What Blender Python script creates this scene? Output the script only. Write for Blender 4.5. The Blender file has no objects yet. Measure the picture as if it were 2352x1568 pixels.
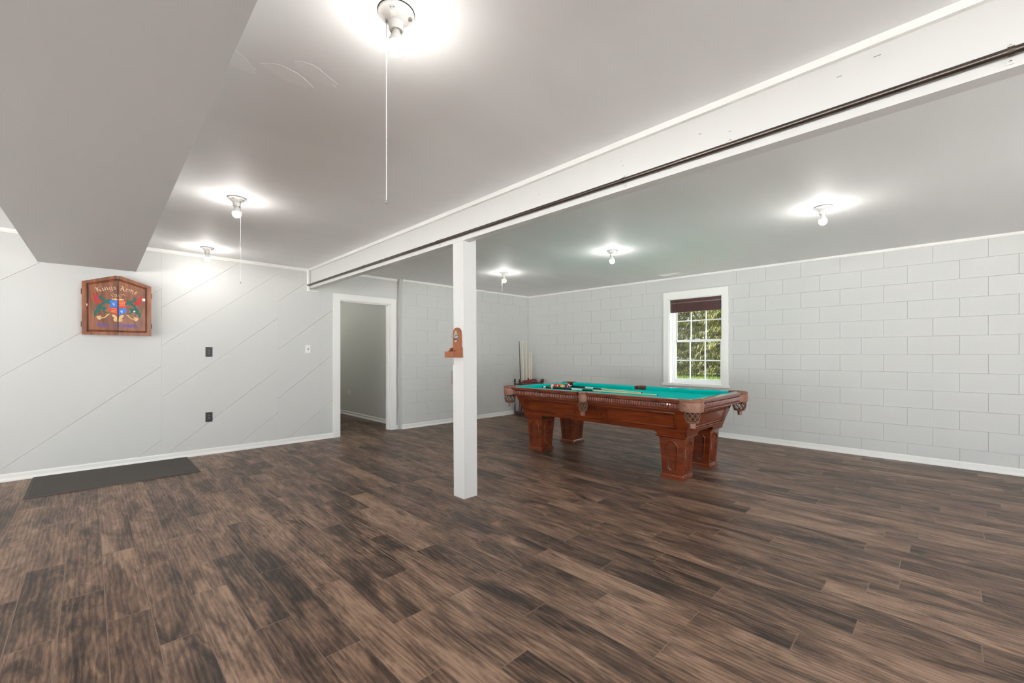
import bpy, math, random
from mathutils import Vector, Matrix

random.seed(7)
S = bpy.context.scene
C = S.collection
D = bpy.data
PI = math.pi

# ------------------------------------------------------------------ camera
cam = D.objects.new('camera', D.cameras.new('camera'))
C.objects.link(cam)
cam.location = (0, 0, 1.219)
cam.rotation_euler = (PI / 2, 0, -math.radians(44.57))
cam.data.sensor_width = 36
cam.data.sensor_fit = 'HORIZONTAL'
cam.data.lens = 985.6 / 2352 * 36
cam.data.shift_y = 31 / 2352
cam.data.clip_start = 0.02
cam.data.clip_end = 400
S.camera = cam

# ------------------------------------------------------------------ world, sun, exposure
W = D.worlds.new('sky')
S.world = W
W.use_nodes = True
wn = W.node_tree.nodes
wn['Background'].inputs['Color'].default_value = (0.86, 0.93, 1.0, 1)
wn['Background'].inputs['Strength'].default_value = 1.4
sun = D.objects.new('sun', D.lights.new('sun', 'SUN'))
C.objects.link(sun)
sun.data.energy = 16.0
sun.data.angle = math.radians(6)
sun.data.color = (1, 1, 1)
sun.rotation_euler = (math.radians(-38), 0, 0)
S.view_settings.view_transform = 'Standard'
S.view_settings.look = 'None'
S.view_settings.gamma = 1
S.view_settings.use_curve_mapping = False
S.view_settings.exposure = 1.80
S.cycles.use_denoising = True
S.cycles.max_bounces = 12
S.cycles.diffuse_bounces = 9
S.cycles.sample_clamp_indirect = 6
BULB = 68.0                     # emission of every lamp bulb in the room

# daylight portals: they only guide the sky's light through the openings
for loc, rot, sx_, sy_ in (((-4.42, 1.7, 1.17), (0, -PI / 2, 0), 2.34, 7.2), ((6.95, 2.75, 1.44), (0, PI / 2, 0), 1.35, .82), ((2.65, -3.02, 1.17), (PI / 2, 0, 0), 4.3, 2.34)):
    pl = D.objects.new('daylight_portal', D.lights.new('daylight_portal', 'AREA'))
    C.objects.link(pl)
    pl.data.shape = 'RECTANGLE'
    pl.data.size, pl.data.size_y = sx_, sy_
    pl.data.cycles.is_portal = True
    pl.location, pl.rotation_euler = loc, rot

# ------------------------------------------------------------------ materials
def lin(c):
    return tuple(((v / 255) / 12.92 if v / 255 <= .04045 else ((v / 255 + .055) / 1.055) ** 2.4) for v in c) + (1,)

MATS = {}
def mat(name, rgb, rough=.5, metal=0, bump=None, var=None, spec=.5, coat=0, scale=(1, 1, 1), coords='Object'):
    """plain principled material; bump=(noise scale, strength), var=(noise scale, amount)"""
    m = D.materials.new(name)
    m.use_nodes = True
    nt = m.node_tree
    b = nt.nodes['Principled BSDF']
    b.inputs['Base Color'].default_value = lin(rgb)
    b.inputs['Roughness'].default_value = rough
    b.inputs['Metallic'].default_value = metal
    b.inputs['Specular IOR Level'].default_value = spec
    b.inputs['Coat Weight'].default_value = coat
    if bump or var:
        tc = nt.nodes.new('ShaderNodeTexCoord')
        mp = nt.nodes.new('ShaderNodeMapping')
        mp.inputs['Scale'].default_value = scale
        nt.links.new(tc.outputs[coords], mp.inputs['Vector'])
    if bump:
        n = nt.nodes.new('ShaderNodeTexNoise')
        n.inputs['Scale'].default_value = bump[0]
        n.inputs['Detail'].default_value = 4
        nt.links.new(mp.outputs['Vector'], n.inputs['Vector'])
        bp = nt.nodes.new('ShaderNodeBump')
        bp.inputs['Strength'].default_value = bump[1]
        bp.inputs['Distance'].default_value = .002
        nt.links.new(n.outputs['Fac'], bp.inputs['Height'])
        nt.links.new(bp.outputs['Normal'], b.inputs['Normal'])
    if var:
        n = nt.nodes.new('ShaderNodeTexNoise')
        n.inputs['Scale'].default_value = var[0]
        n.inputs['Detail'].default_value = 5
        nt.links.new(mp.outputs['Vector'], n.inputs['Vector'])
        r = nt.nodes.new('ShaderNodeMapRange')
        r.inputs['To Min'].default_value = 1 - var[1]
        r.inputs['To Max'].default_value = 1 + var[1]
        r.inputs['From Min'].default_value = .3
        r.inputs['From Max'].default_value = .7
        nt.links.new(n.outputs['Fac'], r.inputs['Value'])
        mx = nt.nodes.new('ShaderNodeVectorMath')
        mx.operation = 'SCALE'
        mx.inputs[0].default_value = lin(rgb)[:3]
        nt.links.new(r.outputs['Result'], mx.inputs['Scale'])
        nt.links.new(mx.outputs['Vector'], b.inputs['Base Color'])
    MATS[name] = m
    return m

mat('wall_paint', (206, 206, 203), .55, bump=(90, .25), var=(1.5, .015), coords='Generated', scale=(3, 3, 3))
mat('board_paint', (206, 206, 203), .5, bump=(40, .12))
mat('block_paint', (205, 205, 202), .6, bump=(130, .5))
mat('ceiling_paint', (242, 242, 242), .62, bump=(7, .08), var=(.8, .02), scale=(1, 4, 1), spec=.2)
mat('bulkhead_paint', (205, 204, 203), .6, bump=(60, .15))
mat('beam_paint', (212, 211, 208), .45, bump=(30, .12))
mat('trim_paint', (238, 237, 233), .35)
mat('mortar', (188, 188, 185), .8, bump=(150, .4))
mat('hall_paint', (216, 218, 210), .5, bump=(60, .1))
mat('underlay', (52, 42, 36), .8)
mat('steel', (92, 84, 78), .32, metal=.85, bump=(40, .1), var=(12, .12))
mat('bare_pipe', (150, 138, 128), .5, metal=.2, var=(8, .12))
mat('spackle', (246, 246, 246), .7)
mat('zinc', (170, 168, 162), .4, metal=.8)
mat('rubber', (80, 75, 70), .75, bump=(260, .7), var=(60, .08))
mat('black_plastic', (28, 28, 28), .4)
mat('white_plastic', (236, 236, 232), .35)
mat('porcelain', (240, 239, 235), .25)
mat('dark_gasket', (60, 58, 55), .7)  # dark tone for small details and the painted shade above lamp holders
mat('string', (238, 236, 228), .8)
mat('cloth', (0, 204, 196), .9, bump=(600, .2), spec=.06)
mat('leather', (138, 92, 70), .45, bump=(220, .6), var=(40, .15))
def tooled(m_):
    nt = m_.node_tree; b = nt.nodes['Principled BSDF']
    tc = nt.nodes.new('ShaderNodeTexCoord'); prev = None
    for a in (1, -1):
        mp = nt.nodes.new('ShaderNodeMapping'); mp.inputs['Rotation'].default_value = (a * math.radians(45), a * math.radians(30), 0)
        nt.links.new(tc.outputs['Object'], mp.inputs['Vector'])
        w = nt.nodes.new('ShaderNodeTexWave'); w.bands_direction = 'Z'; w.inputs['Scale'].default_value = 42
        nt.links.new(mp.outputs['Vector'], w.inputs['Vector'])
        if prev:
            mx = nt.nodes.new('ShaderNodeMath'); mx.operation = 'MULTIPLY'
            nt.links.new(prev, mx.inputs[0]); nt.links.new(w.outputs['Fac'], mx.inputs[1]); prev = mx.outputs[0]
        else: prev = w.outputs['Fac']
    cr = nt.nodes.new('ShaderNodeValToRGB')
    cr.color_ramp.elements[0].color = lin((108, 68, 50)); cr.color_ramp.elements[1].color = lin((176, 130, 106)); cr.color_ramp.elements[1].position = .7
    nt.links.new(prev, cr.inputs['Fac']); nt.links.new(cr.outputs['Color'], b.inputs['Base Color'])
tooled(mat('tooled_leather', (138, 92, 70), .45))
mat('leather_dark', (110, 78, 60), .5, var=(40, .15))
mat('pocket_void', (22, 15, 12), .9)
mat('diamond', (232, 226, 210), .3)
mat('cabinet_gap', (30, 18, 12), .8)
mat('iron', (70, 48, 36), .45, metal=.6)
mat('nickel', (190, 184, 176), .3, metal=.9)
mat('opener_wood', (150, 88, 52), .45, bump=(50, .1), var=(18, .15), scale=(1, 1, .15))
mat('rack_wood', (62, 24, 20), .3, var=(20, .2))
mat('triangle_red', (120, 22, 34), .35)
mat('cue_shaft', (232, 214, 170), .3, var=(30, .06))
mat('cue_dark', (38, 26, 24), .3)
mat('cue_wrap', (30, 38, 44), .7, bump=(500, .4))
mat('cue_white', (238, 234, 224), .3)
mat('blind_brown', (78, 42, 38), .35, var=(30, .12), scale=(1, .1, 1))
mat('vinyl', (244, 245, 246), .3)
mat('concrete', (230, 229, 226), .9, bump=(20, .3))
mat('bark', (70, 56, 44), .9, bump=(30, .8))
mat('foliage_green', (86, 85, 38), .7, var=(2.2, .6), spec=.2)
mat('grass', (72, 86, 26), .9, var=(3, .15), bump=(60, .6))
mat('paint_red', (190, 40, 40), .5, var=(120, .2))
mat('paint_green', (22, 96, 84), .5, var=(120, .2))
mat('paint_blue', (50, 120, 215), .5, var=(120, .15))
mat('paint_orange', (216, 76, 42), .5, var=(120, .2))
mat('paint_gold', (222, 188, 128), .5, var=(120, .15))
mat('paint_cream', (226, 204, 166), .5)
mat('paint_violet', (82, 76, 178), .5)

def wood_mat(name, dark, light, rough, coat, scale):
    m = mat(name, light, rough, coat=coat)
    nt = m.node_tree
    b = nt.nodes['Principled BSDF']
    tc = nt.nodes.new('ShaderNodeTexCoord')
    mp = nt.nodes.new('ShaderNodeMapping')
    mp.inputs['Scale'].default_value = scale
    nt.links.new(tc.outputs['Object'], mp.inputs['Vector'])
    n = nt.nodes.new('ShaderNodeTexNoise')
    n.inputs['Scale'].default_value = 4
    n.inputs['Detail'].default_value = 7
    n.inputs['Distortion'].default_value = .6
    nt.links.new(mp.outputs['Vector'], n.inputs['Vector'])
    cr = nt.nodes.new('ShaderNodeValToRGB')
    cr.color_ramp.elements[0].position = .32
    cr.color_ramp.elements[0].color = lin(dark)
    cr.color_ramp.elements[1].position = .68
    cr.color_ramp.elements[1].color = lin(light)
    nt.links.new(n.outputs['Fac'], cr.inputs['Fac'])
    nt.links.new(cr.outputs['Color'], b.inputs['Base Color'])
    return m

wood_mat('mahogany', (88, 33, 12), (124, 53, 19), .25, .3, (5, .8, 5))
wood_mat('mahogany_rail', (92, 42, 26), (134, 68, 46), .22, .4, (6, 1, 6))
wood_mat('cabinet_wood', (104, 58, 38), (158, 96, 62), .38, .15, (6, 6, 1))

def plank_mat():
    m = mat('plank_wood', (120, 96, 80), .40, spec=.28)
    nt = m.node_tree
    N, Lk = nt.nodes, nt.links
    b = N['Principled BSDF']
    g = N.new('ShaderNodeNewGeometry')
    a1 = N.new('ShaderNodeAttribute'); a1.attribute_type = 'OBJECT'; a1.attribute_name = 'tone'
    a2 = N.new('ShaderNodeAttribute'); a2.attribute_type = 'GEOMETRY'; a2.attribute_name = 'tone'
    ad = N.new('ShaderNodeMath'); ad.operation = 'ADD'
    Lk.new(a1.outputs['Fac'], ad.inputs[0]); Lk.new(a2.outputs['Fac'], ad.inputs[1])
    off = N.new('ShaderNodeVectorMath'); off.operation = 'SCALE'
    off.inputs[0].default_value = (37.3, 91.7, 13.1)
    Lk.new(ad.outputs[0], off.inputs['Scale'])
    va = N.new('ShaderNodeVectorMath'); va.operation = 'ADD'
    Lk.new(g.outputs['Position'], va.inputs[0]); Lk.new(off.outputs['Vector'], va.inputs[1])

    def noise(scale, detail, dist, rough=.55):
        mp = N.new('ShaderNodeMapping'); mp.inputs['Scale'].default_value = scale
        Lk.new(va.outputs['Vector'], mp.inputs['Vector'])
        n = N.new('ShaderNodeTexNoise')
        n.inputs['Scale'].default_value = 1
        n.inputs['Detail'].default_value = detail
        n.inputs['Distortion'].default_value = dist
        n.inputs['Roughness'].default_value = rough
        Lk.new(mp.outputs['Vector'], n.inputs['Vector'])
        return n.outputs['Fac']
    blot = noise((8, 1.9, 1), 5, 1.0, .62)
    grain = noise((130, 3.6, 1), 8, .35, .78)
    fine = noise((520, 16, 1), 3, 0)
    knot = noise((22, 4.5, 1), 3, 1.4)
    mpw = N.new('ShaderNodeMapping'); mpw.inputs['Scale'].default_value = (1, .12, 1)
    Lk.new(va.outputs['Vector'], mpw.inputs['Vector'])
    wv = N.new('ShaderNodeTexWave'); wv.wave_type = 'BANDS'; wv.bands_direction = 'X'
    wv.inputs['Scale'].default_value = 14; wv.inputs['Distortion'].default_value = 7; wv.inputs['Detail'].default_value = 3; wv.inputs['Detail Scale'].default_value = 1.6
    Lk.new(mpw.outputs['Vector'], wv.inputs['Vector'])

    def madd(x, k, y):
        n = N.new('ShaderNodeMath'); n.operation = 'MULTIPLY_ADD'
        n.inputs[1].default_value = k
        Lk.new(x, n.inputs[0])
        if isinstance(y, float): n.inputs[2].default_value = y
        else: Lk.new(y, n.inputs[2])
        return n.outputs[0]
    f = madd(blot, 1.35, .5 - .675 - .31 - .19 - .29 - .07)
    f = madd(grain, .62, f)
    f = madd(fine, .38, f)
    f = madd(knot, .58, f)
    f = madd(wv.outputs['Fac'], .14, f)
    wn_ = N.new('ShaderNodeTexWhiteNoise'); wn_.noise_dimensions = '1D'
    k1 = N.new('ShaderNodeMath'); k1.operation = 'MULTIPLY'; k1.inputs[1].default_value = 917.3
    Lk.new(ad.outputs[0], k1.inputs[0]); Lk.new(k1.outputs[0], wn_.inputs['W'])
    f = madd(wn_.outputs['Value'], .24, f)
    f2 = N.new('ShaderNodeMath'); f2.operation = 'ADD'; f2.inputs[1].default_value = -.12
    Lk.new(f, f2.inputs[0])
    cr = N.new('ShaderNodeValToRGB')
    e = cr.color_ramp.elements
    e[0].position = .18; e[0].color = lin((44, 34, 29))
    e[1].position = .84; e[1].color = lin((162, 133, 112))
    x = e.new(.37); x.color = lin((82, 64, 53))
    x = e.new(.56); x.color = lin((118, 93, 77))
    Lk.new(f2.outputs[0], cr.inputs['Fac'])
    Lk.new(cr.outputs['Color'], b.inputs['Base Color'])
    bp = N.new('ShaderNodeBump'); bp.inputs['Strength'].default_value = .25; bp.inputs['Distance'].default_value = .001
    Lk.new(grain, bp.inputs['Height'])
    Lk.new(bp.outputs['Normal'], b.inputs['Normal'])
plank_mat()
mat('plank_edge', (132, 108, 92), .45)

m = D.materials.new('bulb_light'); m.use_nodes = True
nt = m.node_tree; nt.nodes.clear()
em = nt.nodes.new('ShaderNodeEmission'); em.inputs['Color'].default_value = (1, .975, .93, 1); em.inputs['Strength'].default_value = BULB
mo = nt.nodes.new('ShaderNodeOutputMaterial'); nt.links.new(em.outputs[0], mo.inputs['Surface'])
MATS['bulb_light'] = m
m = D.materials.new('window_glass'); m.use_nodes = True
nt = m.node_tree; nt.nodes.clear()
tr = nt.nodes.new('ShaderNodeBsdfTransparent'); tr.inputs['Color'].default_value = (.96, .97, .97, 1)
gl = nt.nodes.new('ShaderNodeBsdfGlossy'); gl.inputs['Roughness'].default_value = .02
mxs = nt.nodes.new('ShaderNodeMixShader'); mxs.inputs['Fac'].default_value = .04
mo = nt.nodes.new('ShaderNodeOutputMaterial')
nt.links.new(tr.outputs[0], mxs.inputs[1]); nt.links.new(gl.outputs[0], mxs.inputs[2]); nt.links.new(mxs.outputs[0], mo.inputs['Surface'])
MATS['window_glass'] = m

# ------------------------------------------------------------------ mesh helpers
class MB:
    def __init__(s): s.v = []; s.f = []
    def add(s, vs, fs):
        o = len(s.v); s.v += [tuple(p) for p in vs]; s.f += [tuple(i + o for i in f) for f in fs]; return s
    def box(s, a, b, ch=0):
        (x0, y0, z0), (x1, y1, z1) = a, b
        return s.add([(x0, y0, z0), (x1, y0, z0), (x1, y1, z0), (x0, y1, z0), (x0, y0, z1), (x1, y0, z1), (x1, y1, z1), (x0, y1, z1)],
                     [(0, 3, 2, 1), (4, 5, 6, 7), (0, 1, 5, 4), (1, 2, 6, 5), (2, 3, 7, 6), (3, 0, 4, 7)])
    def loft(s, rings, closed=True, caps=True):
        """rings: list of equally long point lists"""
        n = len(rings[0]); vs = [p for r in rings for p in r]; fs = []
        for i in range(len(rings) - 1):
            for j in range(n if closed else n - 1):
                k = (j + 1) % n
                fs.append((i * n + j, i * n + k, (i + 1) * n + k, (i + 1) * n + j))
        if caps and closed:
            fs.append(tuple(range(n))[::-1]); fs.append(tuple((len(rings) - 1) * n + j for j in range(n)))
        return s.add(vs, fs)
    def tube(s, pts, r, n=10, caps=True):
        pts = [Vector(p) for p in pts]; rs = r if isinstance(r, (list, tuple)) else [r] * len(pts)
        rings = []
        for i, p in enumerate(pts):
            d = (pts[min(i + 1, len(pts) - 1)] - pts[max(i - 1, 0)]).normalized()
            up = Vector((0, 0, 1)) if abs(d.z) < .9 else Vector((1, 0, 0))
            a = d.cross(up).normalized(); b = a.cross(d)
            rings.append([p + (a * math.cos(2 * PI * k / n) + b * math.sin(2 * PI * k / n)) * rs[i] for k in range(n)])
        return s.loft(rings, True, caps)
    def lathe(s, prof, c=(0, 0, 0), n=24, a0=0, a1=2 * PI):
        full = abs(a1 - a0 - 2 * PI) < 1e-6
        m = n if full else n + 1
        rings = [[(c[0] + r * math.cos(a0 + (a1 - a0) * k / n), c[1] + r * math.sin(a0 + (a1 - a0) * k / n), c[2] + z) for k in range(m)] for r, z in prof]
        return s.loft(rings, full, full)
    def prism(s, poly, fn, d0, d1):
        """poly in 2D, fn(u, v, d) -> 3D; closed prism between d0 and d1"""
        n = len(poly)
        vs = [fn(u, v, d0) for u, v in poly] + [fn(u, v, d1) for u, v in poly]
        fs = [tuple(range(n))[::-1], tuple(range(n, 2 * n))] + [(i, (i + 1) % n, (i + 1) % n + n, i + n) for i in range(n)]
        return s.add(vs, fs)
    def mesh(s, name, smooth=False):
        me = D.meshes.new(name); me.from_pydata(s.v, [], s.f); me.update()
        import bmesh
        bm = bmesh.new(); bm.from_mesh(me)
        bmesh.ops.recalc_face_normals(bm, faces=bm.faces[:]); bm.to_mesh(me); bm.free()
        if smooth:
            me.polygons.foreach_set('use_smooth', [True] * len(me.polygons))
            me.set_sharp_from_angle(angle=math.radians(38))
        return me
    def build(s, name, material, parent=None, smooth=False, loc=None):
        return ob(name, s.mesh(name, smooth), material, parent, loc)

def ob(name, me, material, parent=None, loc=None):
    if material and not me.materials: me.materials.append(MATS[material])
    o = D.objects.new(name, me); C.objects.link(o)
    if parent: o.parent = parent
    if loc: o.location = loc
    return o
def empty(name, loc, rz=0):
    o = D.objects.new(name, None); C.objects.link(o); o.location = loc; o.rotation_euler = (0, 0, rz); o.empty_display_size = .1
    return o
def tag(o, label, cat=None, group=None):
    o['label'] = label
    if cat: o['category'] = cat
    if group: o['group'] = group
    return o
def struct(o, label=None):
    o['kind'] = 'structure'
    if label: o['label'] = label
    return o
def copy_tree(o, parent=None):
    c = o.copy(); C.objects.link(c); c.parent = parent
    for ch in list(o.children): copy_tree(ch, c)
    return c
def clip(poly, nx, ny, c):
    """keep nx*x + ny*y <= c"""
    out = []
    for i in range(len(poly)):
        p, q = poly[i], poly[(i + 1) % len(poly)]
        dp, dq = nx * p[0] + ny * p[1] - c, nx * q[0] + ny * q[1] - c
        if dp <= 0: out.append(p)
        if (dp < 0 < dq) or (dq < 0 < dp):
            t = dp / (dp - dq); out.append((p[0] + t * (q[0] - p[0]), p[1] + t * (q[1] - p[1])))
    return out
def area(p): return abs(sum(p[i][0] * p[(i + 1) % len(p)][1] - p[(i + 1) % len(p)][0] * p[i][1] for i in range(len(p)))) / 2
def inset(poly, d):
    """inset of a convex polygon"""
    if sum(poly[i][0] * poly[(i + 1) % len(poly)][1] - poly[(i + 1) % len(poly)][0] * poly[i][1] for i in range(len(poly))) < 0: poly = poly[::-1]
    out = poly[:]
    for i in range(len(poly)):
        p, q = poly[i], poly[(i + 1) % len(poly)]
        ex, ey = q[0] - p[0], q[1] - p[1]; l = math.hypot(ex, ey)
        if l < 1e-6: continue
        nx, ny = ey / l, -ex / l
        out = clip(out, nx, ny, nx * p[0] + ny * p[1] - d)
    return out

# ------------------------------------------------------------------ room dimensions
YL, YB, XR = 6.37, 6.30, 6.69           # board wall, block wall beside it, block wall with window
XW, YS = -4.3, -2.9                     # walls out of view
CL, CR = 2.44, 2.465                    # ceilings either side of the beam
def beam_x(y): return 2.161 + .0109 * y

# ------------------------------------------------------------------ floor
PW, PL, X0 = .1545, .93, .056
floor = struct(MB().box((XW - .2, YS - .2, -.16), (XR + .2, YL + .14, -.006)).box((-1.0, YL + .14, -.16), (4.1, 10.2, -.006)).build('floor', 'underlay'), 'dark brown wood plank floor')
def see(x, y):
    d = .7017 * x + .7124 * y; l = .7124 * x - .7017 * y
    if d < .3: return None
    return 1176 + 985.6 * l / d, 815 + 985.6 * 1.219 / d, d
planks = []
rp = random.Random(3)
for c in range(-29, 44):
    x0 = X0 + c * PW; x1 = x0 + PW
    if x0 > XR - .005: continue
    x1 = min(x1, XR)
    o0 = 2.69 if c % 2 == 0 else (2.15 if c % 4 == 3 else 2.318)
    if c > 17 or c < -3: o0 = .195 if c == 21 else random.Random(c * 7 + 5).uniform(0, PL)
    ymax = 9.9 if x0 > 2.4 and x1 < 4.0 else YL
    k = math.floor((YS - o0) / PL)
    while o0 + k * PL < ymax:
        y0, y1 = max(o0 + k * PL, YS), min(o0 + (k + 1) * PL, ymax); k += 1
        if y1 - y0 < .02: continue
        vis = 0
        for i in range(5):
            for j in range(4):
                q = see(x0 + (x1 - x0) * j / 3, y0 + (y1 - y0) * i / 4)
                if q and -30 < q[0] < 2382 and q[1] < 1600: vis = max(vis, 1 / q[2] ** 3 * (y1 - y0) * (x1 - x0))
        planks.append((vis, x0, x1, y0, y1))
planks.sort(reverse=True)
def plank_mesh(lx, ly):
    g, b, h = .0003, .0018, .006
    a, e = lx / 2 - g, ly / 2 - g
    r = lambda i, z: [(-a + i, -e + i, z), (a - i, -e + i, z), (a - i, e - i, z), (-a + i, e - i, z)]
    return MB().loft([r(0, -h), r(0, -.0005), r(b, 0)])
pcache = {}
rest = MB(); tones = []
for n, (vis, x0, x1, y0, y1) in enumerate(planks):
    key = (round(x1 - x0, 4), round(y1 - y0, 4)); tone = rp.random()
    loc = ((x0 + x1) / 2, (y0 + y1) / 2, 0)
    if n < 300:
        if key not in pcache:
            me = pcache[key] = plank_mesh(*key).mesh('plank')
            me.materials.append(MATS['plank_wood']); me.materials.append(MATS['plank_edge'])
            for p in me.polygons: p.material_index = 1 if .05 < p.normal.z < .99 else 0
        o = ob('plank', pcache[key], None, floor, loc); o['tone'] = tone
    else:
        pm = plank_mesh(*key); f0 = len(rest.f)
        rest.add([(v[0] + loc[0], v[1] + loc[1], v[2]) for v in pm.v], pm.f); tones += [tone] * (len(rest.f) - f0)
me = D.meshes.new('planks_beyond'); me.from_pydata(rest.v, [], rest.f); me.materials.append(MATS['plank_wood']); me.update()
at = me.attributes.new('tone', 'FLOAT', 'FACE'); at.data.foreach_set('value', tones)
o = ob('plank_remainder', me, None, floor); o['kind'] = 'stuff'

# ------------------------------------------------------------------ ceilings, beam, bulkhead, column
struct(MB().box((XW - .2, YS - .2, CL), (2.2, YL + .14, CL + .12)).build('ceiling_1', 'ceiling_paint'), 'white painted ceiling on the near side of the beam')
struct(MB().box((2.2, YS - .2, CR), (XR + .2, YL + .14, CR + .095)).build('ceiling_2', 'ceiling_paint'), 'white painted ceiling over the pool table')

c1_ = D.objects['ceiling_1']
for (cx_, cy_, a_, b_, rot) in ((.36, 2.04, .16, .05, .35), (.62, 2.02, .10, .045, .15), (.70, 1.93, .10, .045, .3), (.25, 2.2, .08, .04, .4)):
    r9 = random.Random(int(cx_ * 100)); pl_ = []
    for k in range(22):
        t = 2 * PI * k / 22; w_ = 1 + r9.uniform(-.14, .14)
        u, v = a_ * w_ * math.cos(t), b_ * w_ * math.sin(t); pl_.append((cx_ + u * math.cos(rot) - v * math.sin(rot), cy_ + u * math.sin(rot) + v * math.cos(rot)))
    MB().prism(pl_, lambda u, v, d: (u, v, d), CL - .0005, CL + .002).build('patch', 'spackle', c1_)

def slant_box(x0, x1, z0, z1, y0=YS, y1=YL):
    """box that follows the slight skew of the beam"""
    f = lambda x, y, z: (x + .0109 * y, y, z)
    return [f(x0, y0, z0), f(x1, y0, z0), f(x1, y1, z0), f(x0, y1, z0), f(x0, y0, z1), f(x1, y0, z1), f(x1, y1, z1), f(x0, y1, z1)]
BF = [(0, 3, 2, 1), (4, 5, 6, 7), (0, 1, 5, 4), (1, 2, 6, 5), (2, 3, 7, 6), (3, 0, 4, 7)]
BZ = 2.162
beam = struct(MB().add(slant_box(2.161, 2.233, BZ, CR, y1=YL - .002), BF).build('ceiling_beam', 'beam_paint'), 'long white painted timber beam under the ceiling')
MB().add(slant_box(2.139, 2.161, 2.408, CL + .002, y1=YL - .002), BF).build('cove_strip', 'trim_paint', beam)
MB().add(slant_box(2.233, 2.252, 2.43, CR, y1=YL - .002), BF).build('cove_strip', 'trim_paint', beam)
# beam pocket trim at the wall
MB().box((2.196, YL - .035, 2.135), (2.222, YL - .001, CL)).build('end_trim', 'trim_paint', beam)
MB().box((2.196, YL - .03, 2.120), (2.335, YL - .001, 2.137)).build('end_trim', 'trim_paint', beam)
# nail marks and seams on the beam face
mk = MB()
for (y, z, l) in [(.18, 2.37, .022), (.30, 2.345, .016), (.86, 2.32, .014), (.72, 2.28, .012), (.72, 2.24, .012), (1.3, 2.30, .008), (1.31, 2.33, .008), (1.95, 2.31, .008), (2.6, 2.3, .006), (2.6, 2.27, .006), (2.6, 2.25, .006)]:
    x = beam_x(y)
    mk.add([(x - .0006, y, z), (x - .0006, y + l, z + .0005), (x - .0006, y + l, z + .002), (x - .0006, y, z + .002), (x + .002, y, z), (x + .002, y + l, z + .001), (x + .002, y + l, z + .004), (x + .002, y, z + .003)], BF)
mk.build('nail_marks', 'dark_gasket', beam)

sof = struct(MB().add([(.311 - .0125 * (6.416 - y0) * 0 + x, y, z) for x, y, z, y0 in []], []).box((-.415, YS, 2.15), (.37, YL, CL)).build('ceiling_section', 'bulkhead_paint'), 'grey shaded boxed-in bulkhead dropping from the ceiling')
me = sof.data
for v in me.vertices:                       # its sides run very slightly askew, like the beam
    if v.co.x > 0: v.co.x = .300 + .0115 * v.co.y
    else: v.co.x = -.455 + .0137 * v.co.y

# column: base corners and top corners, it leans a little
def column(x0, x1, y0, y1, tx, ty, z1):
    return [(x0, y0, 0), (x1, y0, 0), (x1, y1, 0), (x0, y1, 0), (x0 + tx, y0 + ty, z1), (x1 + tx, y0 + ty, z1), (x1 + tx, y1 + ty, z1), (x0 + tx, y1 + ty, z1)]
LX, LY = -.066, -.062
col = struct(MB().add(column(2.263, 2.401, 2.868, 3.006, LX, LY, BZ), BF).build('support_column', 'beam_paint'), 'square white painted timber post under the beam')
MB().add([(p[0] + LX * 1, p[1] + LY * 1, p[2]) for p in column(2.34, 2.401, 2.868, 3.006, -.002, -.002, .06)], BF)
hb = MB(); hb.box((2.272, 2.806, BZ - .001), (2.335, 2.944, 2.30)); hb.build('notch_top', 'beam_paint', col)
f = 1.135 / BZ
cv = [(2.256, 2.865, 0), (2.263, 2.865, 0), (2.263, 3.009, 0), (2.256, 3.009, 0)]
cv += [(x + LX * f, y + LY * f, 1.135) for x, y, z in cv]
MB().add(cv, BF).build('cover_board', 'beam_paint', col)

# ------------------------------------------------------------------ walls
def wall_box(name, boxes, material, label):
    m_ = MB()
    for a, b in boxes: m_.box(a, b)
    return struct(m_.build(name, material), label)
DX0, DX1, DZ = 2.66, 3.497, 2.048       # door opening
WT = YL + .12
wl = wall_box('wall_left', [((XW - .2, YL + .008, -.05), (DX0, WT, 2.5)), ((DX1, YL + .008, -.05), (3.70, WT, 2.5)), ((DX0, YL + .008, DZ), (DX1, WT, 2.5))], 'wall_paint', 'white painted wall of diagonal boards')
SL = .81
def boards(xa, xb, za, zb, zs, xref):
    """diagonal boards of one sheet; zs = heights of the joints at x = xref"""
    zs = sorted(zs)
    k = math.sqrt(1 + SL * SL)
    for i in range(-1, len(zs)):
        def cut(gap, e):
            p = [(xa + e, za), (xb - e, za), (xb - e, zb), (xa + e, zb)]
            if i >= 0: p = clip(p, SL, -1, SL * xref - zs[i] - gap * k)
            if i + 1 < len(zs): p = clip(p, -SL, 1, zs[i + 1] - SL * xref - gap * k)
            return p
        p0, p1 = cut(.0007, .0002), cut(.0022, .0004)
        if len(p0) < 3 or area(p0) < .004: continue
        if len(p0) != len(p1): p1 = p0
        m_ = MB().loft([[(u, YL + .010, v) for u, v in p0], [(u, YL + .0022, v) for u, v in p0], [(u, YL, v) for u, v in p1]])
        m_.build('board', 'board_paint', wl)
boards(XW, -1.847, 0, CL, [-2.2 + .66 * k for k in range(7)], XW)
boards(-1.847, -.627, 0, CL, [-.7, .1, .9, 1.75], -1.847)
boards(-.627, .593, 0, CL, [-.75, .101, .994, 1.92], -.627)
boards(.593, 1.82, 0, CL, [-.55, .027, .724, 1.325, 1.768], .593)
Z3 = [-.70, -.036, .626, 1.287, 1.946]
boards(1.82, 2.377, 0, CL, Z3, 1.82)
boards(2.377, 2.62, 0, 2.09, Z3, 1.82)
boards(2.377, 3.625, 2.09, CL, Z3, 1.82)
boards(3.54, 3.625, 0, 2.09, Z3, 1.82)
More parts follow.
